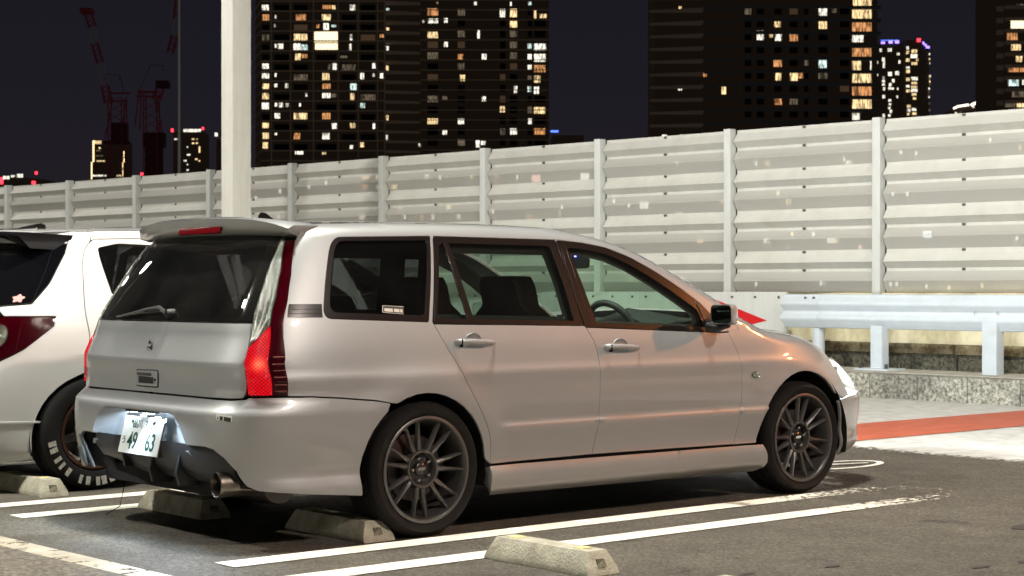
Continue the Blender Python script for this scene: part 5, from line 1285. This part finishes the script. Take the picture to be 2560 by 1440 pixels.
def darkgrid(T,cols,r0,fl,n,h,y,skip):
    global nw
    for i in range(n):
        for a,b in cols:
            c=r0+i*fl
            if nw>=295: return
            if any(not(b<l[0]-1 or a>l[1]+1) and not(c+h<l[2] or c>l[3]) for l in skip): continue
            q_='k'
            if rt.random()<.20: q_=rt.choice('ddn')
            T.win(a,b,c,c+h,q_,y); nw+=1
darkgrid(T,[(656,673),(686,722),(735,769),(791,841),(855,889),(902,938)],4,24.9,15,16,-.10,LIT)
darkgrid(T,[(1070,1096),(1145,1163),(1250,1264),(1275,1293),(1319,1330),(1336,1364)],18,27.,13,16,-2.62,LIT)
# windows low behind the barrier: too small to pick apart, one part
for q in 'wyo':
    k=MB()
    for _ in range(22):
        a=rt.uniform(650,1350);c=rt.choice([430+24.9*i for i in range(11)]);w_=rt.uniform(5,16)
        k.box(T.X(a),-3.9,T.z(c+12),T.X(a+w_),-3.8,T.z(c))
    tag(k.obj('window',WM[q],T.t),kind='stuff')
# --- second tower
T2=Tower('dark apartment tower with one column of bright corner balconies, second large tower from the left',1630,2200,-160,407,32.2,-2)
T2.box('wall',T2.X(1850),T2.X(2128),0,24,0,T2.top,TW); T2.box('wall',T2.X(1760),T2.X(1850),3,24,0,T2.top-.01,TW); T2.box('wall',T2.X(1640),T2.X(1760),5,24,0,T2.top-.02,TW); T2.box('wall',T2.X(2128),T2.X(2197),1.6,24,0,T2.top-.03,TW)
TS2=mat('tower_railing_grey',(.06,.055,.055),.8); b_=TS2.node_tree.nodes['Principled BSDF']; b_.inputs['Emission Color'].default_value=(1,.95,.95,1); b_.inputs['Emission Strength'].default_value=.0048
for i in range(-5,22):
    z=T2.z(-2+i*32.2+40)
    if z<1: break
    T2.box('balcony_slab',T2.X(1850),T2.X(2128),-.9,-.02,z-.75,z,TS2)
    T2.box('balcony_slab',T2.X(2130),T2.X(2203),.1,1.58,z-.75,z,TS2)
    k=MB(); k.prism([(T2.X(1628),5.0),(T2.X(1760),1.2),(T2.X(1760),4.9),(T2.X(1634),4.95)],'z',z-.9,z-.3); k.obj('balcony_slab',TS,T2.t)
    T2.box('balcony_slab',T2.X(1764),T2.X(1849),2.2,2.96,z-.6,z,TS2)
LIT2=[(2136,2182,-24,4,'y'),(2134,2182,12,37,'y'),(2134,2182,46,68,'o'),(2134,2162,77,95,'w'),(2134,2182,110,131,'o'),(2134,2155,143,165,'y'),(2179,2181,142,165,'w'),(2134,2182,174,197,'y'),(2134,2182,207,229,'o'),(2134,2182,238,262,'y'),(2134,2153,273,290,'w'),
(2047,2067,9,31,'w'),(2080,2091,12,24,'d'),(2047,2067,42,64,'y'),(1936,1952,38,60,'y'),(1892,1909,69,92,'w'),(1923,1931,72,86,'y'),(1938,1954,70,94,'w'),(1974,1994,72,95,'o'),(1934,1954,137,159,'o'),(2047,2066,138,162,'c'),(1939,1953,169,193,'y'),(1975,1994,170,194,'y'),(1996,2008,171,188,'o'),(1936,1954,236,254,'o'),(1702,1708,0,7,'y'),(1762,1770,171,180,'o'),(1808,1819,202,224,'y'),(1700,1710,200,212,'w'),(2011,2021,140,156,'d')]
nw=0
for (a,b,c,d,q) in LIT2: T2.win(a,b,c,d,q,-.10 if a<2128 and a>=1850 else (1.5 if a>2128 else (2.9 if a>1760 else 4.8))); nw+=1
darkgrid(T2,[(1892,1910),(1936,1954),(1974,1994),(2010,2021),(2046,2068),(2100,2122),(1862,1878)],8,32.2,9,20,-.10,LIT2)
darkgrid(T2,[(2134,2182)],12,32.2,9,22,1.5,LIT2)
for q in 'wy':
    k=MB()
    for _ in range(16):
        a=rt.uniform(1640,2150);c=rt.choice([330+32.2*i for i in range(12)]);w_=rt.uniform(6,18)
        k.box(T2.X(a),-1.2,T2.z(c+13),T2.X(a+w_),-1.1,T2.z(c))
    tag(k.obj('window',WM[q],T2.t),kind='stuff')
# --- third tower, right edge
T3=Tower('dark apartment tower with warm lit balconies cut by the right photo edge',2497,2800,-160,460,29.5,0)
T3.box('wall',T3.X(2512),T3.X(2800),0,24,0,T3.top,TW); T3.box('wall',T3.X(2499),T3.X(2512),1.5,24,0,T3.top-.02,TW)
for i in range(-5,24):
    z=T3.z(i*29.5+7)
    if z<1: break
    T3.box('balcony_slab',T3.X(2512),T3.X(2800),-1.0,-.02,z-.8,z,TS); T3.box('balcony_slab',T3.X(2495),T3.X(2510),.3,1.48,z-1.2,z,TS)
LIT3=[(2527,2562,40,63,'W'),(2518,2543,75,92,'o'),(2528,2552,100,118,'y'),(2540,2556,129,147,'y'),(2520,2547,158,172,'o'),(2550,2562,158,172,'o'),(2520,2546,187,207,'c'),(2555,2560,186,204,'w'),(2512,2538,245,260,'d'),(2542,2562,245,260,'y'),(2540,2562,2,14,'d'),(2530,2560,218,235,'d')]
for (a,b,c,d,q) in LIT3: T3.win(a,b,c,d,q,-.10)
# --- distant tower with violet crown lights
T4=Tower('distant tower with violet and red crown lights, between the two big towers',2190,2342,98,950,9,100)
T4.box('wall',T4.X(2194),T4.X(2258),0,30,0,T4.z(108),TW); T4.box('wall',T4.X(2258),T4.X(2296),-6,30,0,T4.z(96),TW); 
k=MB(); k.prism([(T4.X(2296),-6),(T4.X(2338),14),(T4.X(2338),34),(T4.X(2296),34)],'z',0,T4.z(104)); k.obj('wall',TW,T4.t)
WM['v']=wmat('crown_light_violet',(.32,.20,1),3.2); WM['r']=wmat('aviation_light_red',(1,.03,.05),5); WM['b']=wmat('sign_light_blue',(.10,.20,1),2.5)
for a,b,c,d,q,y in [(2202,2212,96,102,'v',-.5),(2221,2231,94,101,'v',-.5),(2237,2247,94,101,'v',-.5),(2303,2307,98,104,'v',-3),(2309,2313,100,105,'v',0),(2315,2319,101,107,'v',2),(2321,2331,103,109,'v',6),(2285,2294,93,101,'r',-7),(2202,2247,92,94,'b',-.4)]: T4.win(a,b,c,d,q,y)
pts4=[(2199,2204,114,122),(2219,2229,113,121),(2242,2249,124,130),(2205,2212,136,146),(2189,2195,145,152),(2207,2212,144,162),(2246,2251,143,151),(2220,2229,172,182),(2238,2247,170,180),(2189,2195,174,182),(2206,2211,183,190),(2205,2212,192,198),(2230,2236,190,198),(2222,2229,200,208),(2205,2212,201,206),(2207,2212,210,218),(2221,2228,210,216),(2229,2234,211,216),(2206,2212,230,238),(2242,2246,211,217),(2221,2228,240,246),(2222,2228,250,255),(2220,2226,258,265),(2224,2230,267,275),(2206,2212,277,285),(2220,2226,278,284),(2241,2245,231,237),
(2260,2265,112,120),(2259,2266,123,131),(2258,2268,142,150),(2259,2268,162,167),(2259,2268,170,178),(2259,2268,190,198),(2259,2268,208,214),(2259,2268,219,226),(2261,2270,257,264),(2261,2270,267,274),(2261,2268,277,283),(2272,2286,120,128),(2270,2287,131,141),(2284,2289,142,149),(2272,2286,151,158),(2272,2287,188,196),(2272,2286,200,206),(2272,2286,210,215),(2271,2287,217,225),(2272,2284,228,234),(2276,2284,238,244),(2273,2284,265,272),(2274,2285,276,282)]
for j,(a,b,c,d) in enumerate(pts4): T4.win(a,b,c,d,'w' if a<2256 else ('y' if j%3 else 'w'),-.3 if a<2256 else -6.3)
for i in range(18):
    py=rt.uniform(112,275); x=rt.uniform(2330,2338); T4.win(x,x+3,py,py+5,rt.choice('dyw'),(x-2296)/42*20-6.3-1)
# --- lit arched roof at the right
t=thing('arena_roof','low distant building with two glowing arched roof edges at the right','building',tuple(far(2385,716,900)*1.0),ROT); t.location.z=0
kk=900/4330; fx=lambda px:(px-2385)*kk; fz=lambda py:CAM.z-(py-716)*kk
for pts,r_ in (([(2384,263),(2395,258),(2408,256),(2422,254)],.55),([(2428,255),(2438,250),(2452,246),(2470,243),(2497,243)],.75)):
    k=MB(); k.tube([(fx(a),0,fz(b)) for a,b in pts],r_,6); k.obj('roof_edge_light',WM['roofl'] if 'roofl' in WM else WM.setdefault('roofl',wmat('roof_edge_light',(1,.80,.62),4)),t)
k=MB(); k.prism([(fx(2384),0),(fx(2384),fz(264)),(fx(2422),fz(257)),(fx(2440),fz(252)),(fx(2500),fz(246)),(fx(2500),0)],'y',.8,20); k.obj('hall',TW,t)
for a,b,q in ((2432,257,'w'),(2463,256,'r'),(2476,257,'o'),(2388,272,'w'),(2400,271,'d')):
    k=MB(); k.box(fx(a),.6,fz(b+4),fx(a+5),.75,fz(b)); k.obj('light',WM[q],t)
# --- small far buildings at the left
T5=Tower('small distant tower outlined by warm edge lights behind the cranes',228,312,345,900,9,345)
T5.box('wall',T5.X(232),T5.X(310),0,20,0,T5.z(343),TW)
WM['e']=wmat('edge_light_warm',(1,.72,.36),2.4)
for a,b,c,d,q in [(232,236,343,397,'e'),(228,231,397,440,'e'),(309,312,370,398,'e'),(305,308,398,440,'e'),(236,254,344,352,'y'),(262,273,344,352,'y'),(247,252,360,364,'y'),(240,252,367,370,'d'),(241,258,380,383,'d'),(242,262,393,396,'y'),(232,258,429,433,'w'),(262,266,429,433,'w'),(292,303,429,433,'y')]: T5.win(a,b,c,d,q,-.3)
T6=Tower('small distant tower with white roof band and red corner lights beside the grey pole',428,512,320,900,9,320)
T6.box('wall',T6.X(433),T6.X(506),0,20,0,T6.z(320),TW)
for a,b,c,d,q in [(459,503,315,322,'w'),(428,434,314,322,'r'),(505,510,310,317,'r'),(436,445,338,342,'w'),(480,486,338,342,'y'),(490,495,338,342,'y'),(480,486,348,352,'y'),(490,495,348,352,'y'),(497,501,358,374,'y'),(467,470,358,361,'w'),(467,476,377,381,'w'),(488,494,388,392,'y'),(459,466,392,396,'w'),(467,471,402,405,'w'),(467,472,415,419,'w'),(497,501,392,396,'y')]: T6.win(a,b,c,d,q,-.3)
T7=Tower('narrow dark distant block with a white roof lamp just left of the square post',540,556,340,900,9,340)
T7.box('wall',T7.X(541),T7.X(560),0,20,0,T7.z(340),TW); T7.win(537,544,324,333,'w',-.3)
t=thing('harbour_ship','dark distant ship with white deck lights at the far left horizon','ship',tuple(far(0,716,1000)),ROT); t.location.z=0
kk=1000/4330; gx=lambda px:(px)*kk; gz=lambda py:CAM.z-(py-716)*kk
k=MB(); k.prism([(gx(-60),gz(716)+.5),(gx(-60),gz(436)),(gx(10),gz(433)),(gx(60),gz(436)),(gx(110),gz(440)),(gx(140),gz(450)),(gx(140),gz(716)+.5)],'y',0,20); k.obj('hull',TW,t)
for a,b,c,d,q in ((8,24,432,440,'w'),(28,38,430,435,'w'),(43,58,427,436,'w'),(0,8,436,452,'r'),(88,94,421,428,'r'),(80,89,445,452,'r')):
    k=MB(); k.box(gx(a),-.5,gz(d),gx(b),-.3,gz(c)); k.obj('deck_light',WM[q],t)
t=thing('low_warehouse','low dark building with a single red light between the cranes and the pole','building',tuple(far(330,716,700)),ROT); t.location.z=0
kk=700/4330; k=MB(); k.prism([(-3,0),(-3,CAM.z+(716-432)*kk),(8,CAM.z+(716-429)*kk),(30,CAM.z+(716-431)*kk),(30,0)],'y',0,20); k.obj('wall',TW,t)
k=MB(); k.box(3.5,-.5,CAM.z+(716-430)*kk,4.6,-.3,CAM.z+(716-424)*kk); k.obj('roof_light',WM['r'],t)
t=thing('dark_block','low dark block with a small blue sign between the two big towers','building',tuple(far(1380,716,600)),ROT); t.location.z=0
kk=600/4330; k=MB(); k.box(0,0,0,(1460-1380)*kk,20,CAM.z+(716-330)*kk); k.obj('wall',TW,t)
k=MB(); k.box(-.5,-.5,CAM.z+(716-323)*kk,2.2,-.3,CAM.z+(716-318)*kk); k.obj('sign_light',WM['b'],t)
# --- cranes
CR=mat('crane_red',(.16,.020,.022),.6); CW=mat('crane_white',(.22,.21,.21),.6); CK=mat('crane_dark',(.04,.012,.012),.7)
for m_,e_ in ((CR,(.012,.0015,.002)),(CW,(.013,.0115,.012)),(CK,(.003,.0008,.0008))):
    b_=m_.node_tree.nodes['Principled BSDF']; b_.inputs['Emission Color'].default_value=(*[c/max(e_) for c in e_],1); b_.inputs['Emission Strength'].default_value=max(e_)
def lattice(k,a,b,w,n,r=.09):
    a=Vector(a);b=Vector(b); d=(b-a).normalized(); s_=d.cross(Vector((0,1,0))).normalized()*w/2; q=Vector((0,w/2,0))
    C4=[s_+q,s_-q,-s_-q,-s_+q]
    for c in C4: k.tube([a+c,b+c],r,4,cap=False)
    for i in range(n):
        p0=a+(b-a)*i/n;p1=a+(b-a)*(i+1)/n
        for j in range(4):
            k.tube([p0+C4[j],p1+C4[(j+1)%4]],r*.6,4,cap=False)
def crane(lab,ox,pts):
    Z=300;kk=Z/4330; base=far(ox,716,Z); base.z=0
    t=thing('luffing_crane',lab,'crane',tuple(base),ROT,'red and white cranes on the skyline')
    c=lambda px,py:((px-ox)*kk,0,CAM.z-(py-716)*kk)
    for name,kind,m_,L_ in pts:
        if kind=='box': L_=[L_] if not isinstance(L_[0],tuple) else L_
        for q in L_:
            k=MB()
            if kind=='lat': lattice(k,c(*q[0]),c(*q[1]),q[2]*kk,q[3])
            elif kind=='rod': k.tube([c(*p) for p in q[0]],q[1]*kk,6)
            elif kind=='box':
                x0,_,z0=c(q[0],q[3]);x1,_,z1=c(q[2],q[1]); k.box(x0,-1.2,z0,x1,1.2,z1)
            k.obj(name,m_,t)
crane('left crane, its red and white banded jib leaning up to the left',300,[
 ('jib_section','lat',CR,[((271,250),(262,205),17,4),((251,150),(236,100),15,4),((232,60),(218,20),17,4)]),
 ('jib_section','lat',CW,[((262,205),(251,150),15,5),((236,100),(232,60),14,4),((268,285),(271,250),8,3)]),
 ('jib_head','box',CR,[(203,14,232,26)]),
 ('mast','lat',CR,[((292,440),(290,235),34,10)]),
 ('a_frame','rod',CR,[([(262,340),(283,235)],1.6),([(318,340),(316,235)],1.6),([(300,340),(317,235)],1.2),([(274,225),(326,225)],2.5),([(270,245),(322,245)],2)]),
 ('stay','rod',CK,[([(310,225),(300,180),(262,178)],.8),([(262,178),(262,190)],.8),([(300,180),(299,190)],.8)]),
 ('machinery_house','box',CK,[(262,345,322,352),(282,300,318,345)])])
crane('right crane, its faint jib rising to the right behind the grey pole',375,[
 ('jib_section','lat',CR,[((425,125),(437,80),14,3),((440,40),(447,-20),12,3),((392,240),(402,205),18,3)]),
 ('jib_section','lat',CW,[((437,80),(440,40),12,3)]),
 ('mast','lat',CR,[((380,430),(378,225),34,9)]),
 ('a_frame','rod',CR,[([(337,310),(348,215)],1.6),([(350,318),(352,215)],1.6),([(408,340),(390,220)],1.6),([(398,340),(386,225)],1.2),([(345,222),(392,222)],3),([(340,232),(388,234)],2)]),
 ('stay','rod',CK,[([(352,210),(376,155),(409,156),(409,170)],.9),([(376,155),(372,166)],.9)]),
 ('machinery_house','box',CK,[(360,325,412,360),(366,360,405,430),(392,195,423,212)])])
# street lamps and lit signs beyond the barrier, seen through its translucent strips
LL_=[(1890,702,'w'),(2052,700,'w'),(2226,702,'w'),(2241,702,'w'),(2316,708,'w'),(2372,711,'y'),(1535,495,'w'),(1572,505,'w'),(1610,505,'w'),(1580,690,'y'),(1705,690,'w'),(2252,373,'w'),(2290,375,'w'),(2475,343,'w'),(2232,477,'w'),(2268,477,'w'),(1945,475,'y'),(1980,577,'y'),(2033,578,'w'),(2150,610,'o'),(1970,610,'d'),(2542,588,'w'),(2550,362,'y'),(1232,520,'w'),(1405,510,'w'),(1100,436,'w'),(815,450,'w'),(1340,438,'o'),(1462,434,'w'),(2318,578,'c'),(2110,390,'y'),(2060,700,'d'),(1460,432,'w'),(2455,706,'y'),(700,470,'w'),(640,488,'w'),(1400,525,'d')]
for j,(px,py,q) in enumerate(LL_):
    Z=150; p=far(px,py,Z); kk=Z/4330; big=(px in (2318,1462,1340,1610))
    w_=(22 if big else 6)*kk; h_=(18 if big else 11)*kk

    bay=sum(1 for v in (161,332,526,732,946,1205,1490,1805,2193) if px>v)
    t=thing('distant_lamp',f"{dict(w='white',y='warm yellow',o='pink',c='cool white',d='dim grey')[q]} {'wide lit sign' if big else 'lamp'} seen through the barrier's {['top','second','third','bottom'][min(3,max(0,int((py-280)/110)))]} row, {['first','second','third','fourth','fifth','sixth','seventh','eighth','ninth','tenth'][bay]} bay",'lamp',(p.x,p.y,0),ROT,'lamps beyond the sound barrier')
    k=MB(); k.box(-.05,.02,0,.05,.12,max(.2,p.z-h_/2)); k.obj('pole',TW,t)
    k=MB(); k.prism(fillet([(-w_/2,p.z-h_/2),(w_/2,p.z-h_/2),(w_/2,p.z+h_/2),(-w_/2,p.z+h_/2)],.1),'y',-.1,.02); k.obj('lamp_glass',WML[q],t)
# low dark city mass beyond the water
k=MB(); k.box(-1500,0,0,1500,40,6)
o=k.obj('far_shore',TW); o.location=tuple(far(1280,716,1200)-Vector((0,0,CAM.z))); o.rotation_euler=(0,0,ROT); tag(o,kind='structure')
sheet('water',[(12,-1500),(2500,-1500),(2500,2500),(12,2500)],-3.0,mat('night_water',(.004,.005,.007),.25))

# ------------------------------------------------------------------ unseen rest building, added to be mirrored in glass and paint
t=thing('added_rest_building','unseen building with glowing front and canopy, added for reflections behind the car park','building',(-27,-2,0))
k=MB(); k.box(-6,-22,0,0,26,5.2); k.obj('wall',M['slab'],t)
k=MB(); k.box(.02,-23,3.9,4.5,27,4.15); k.obj('canopy',M['postw'],t)
M['reflectglow']=mat('reflection_glow',(.1,.1,.1),.3,emit=(1,.93,.80),es=1.6); M['tube']=mat('reflection_tube',(1,1,1),.3,emit=(1,.97,.9),es=9)  # glow added to give reflections and soft light a source
for i in range(11):
    y=-20+i*4.2
    k=MB(); k.box(.03,y,.5 if i%3 else .05,.06,y+3.2,2.9); k.obj('reflection_window',M['reflectglow'],t)
    k=MB(); k.box(2.0,y+.9,3.84,2.12,y+2.3,3.89); k.obj('reflection_tube',M['tube'],t)
    k=MB(); k.box(3.9,y-.1,0,4.1,y+.1,3.9); k.obj('column',M['postw'],t)
for j,(x,y,a,lab) in enumerate(((-3.6,-21.5,0,'pale lit box added out of view for reflections, nearest the lamp post'),(6.5,-22.0,0,'pale lit box added out of view for reflections, nearest the barrier'))):
    t=thing('added_kiosk',lab,'added_kiosk',(x,y,0),a)  # unseen booth added to give the car paint a reflection
    k=MB(); k.box(-2,-1,0,2,0,2.6); k.obj('body',M['postw'],t)
    k=MB(); k.box(-1.7,.01,1.0,1.7,.03,2.1); k.obj('lit_panel',M['reflectglow'],t)
    k=MB(); k.box(-2.3,-1.2,2.62,2.3,.7,2.72); k.obj('roof',M['postw'],t)
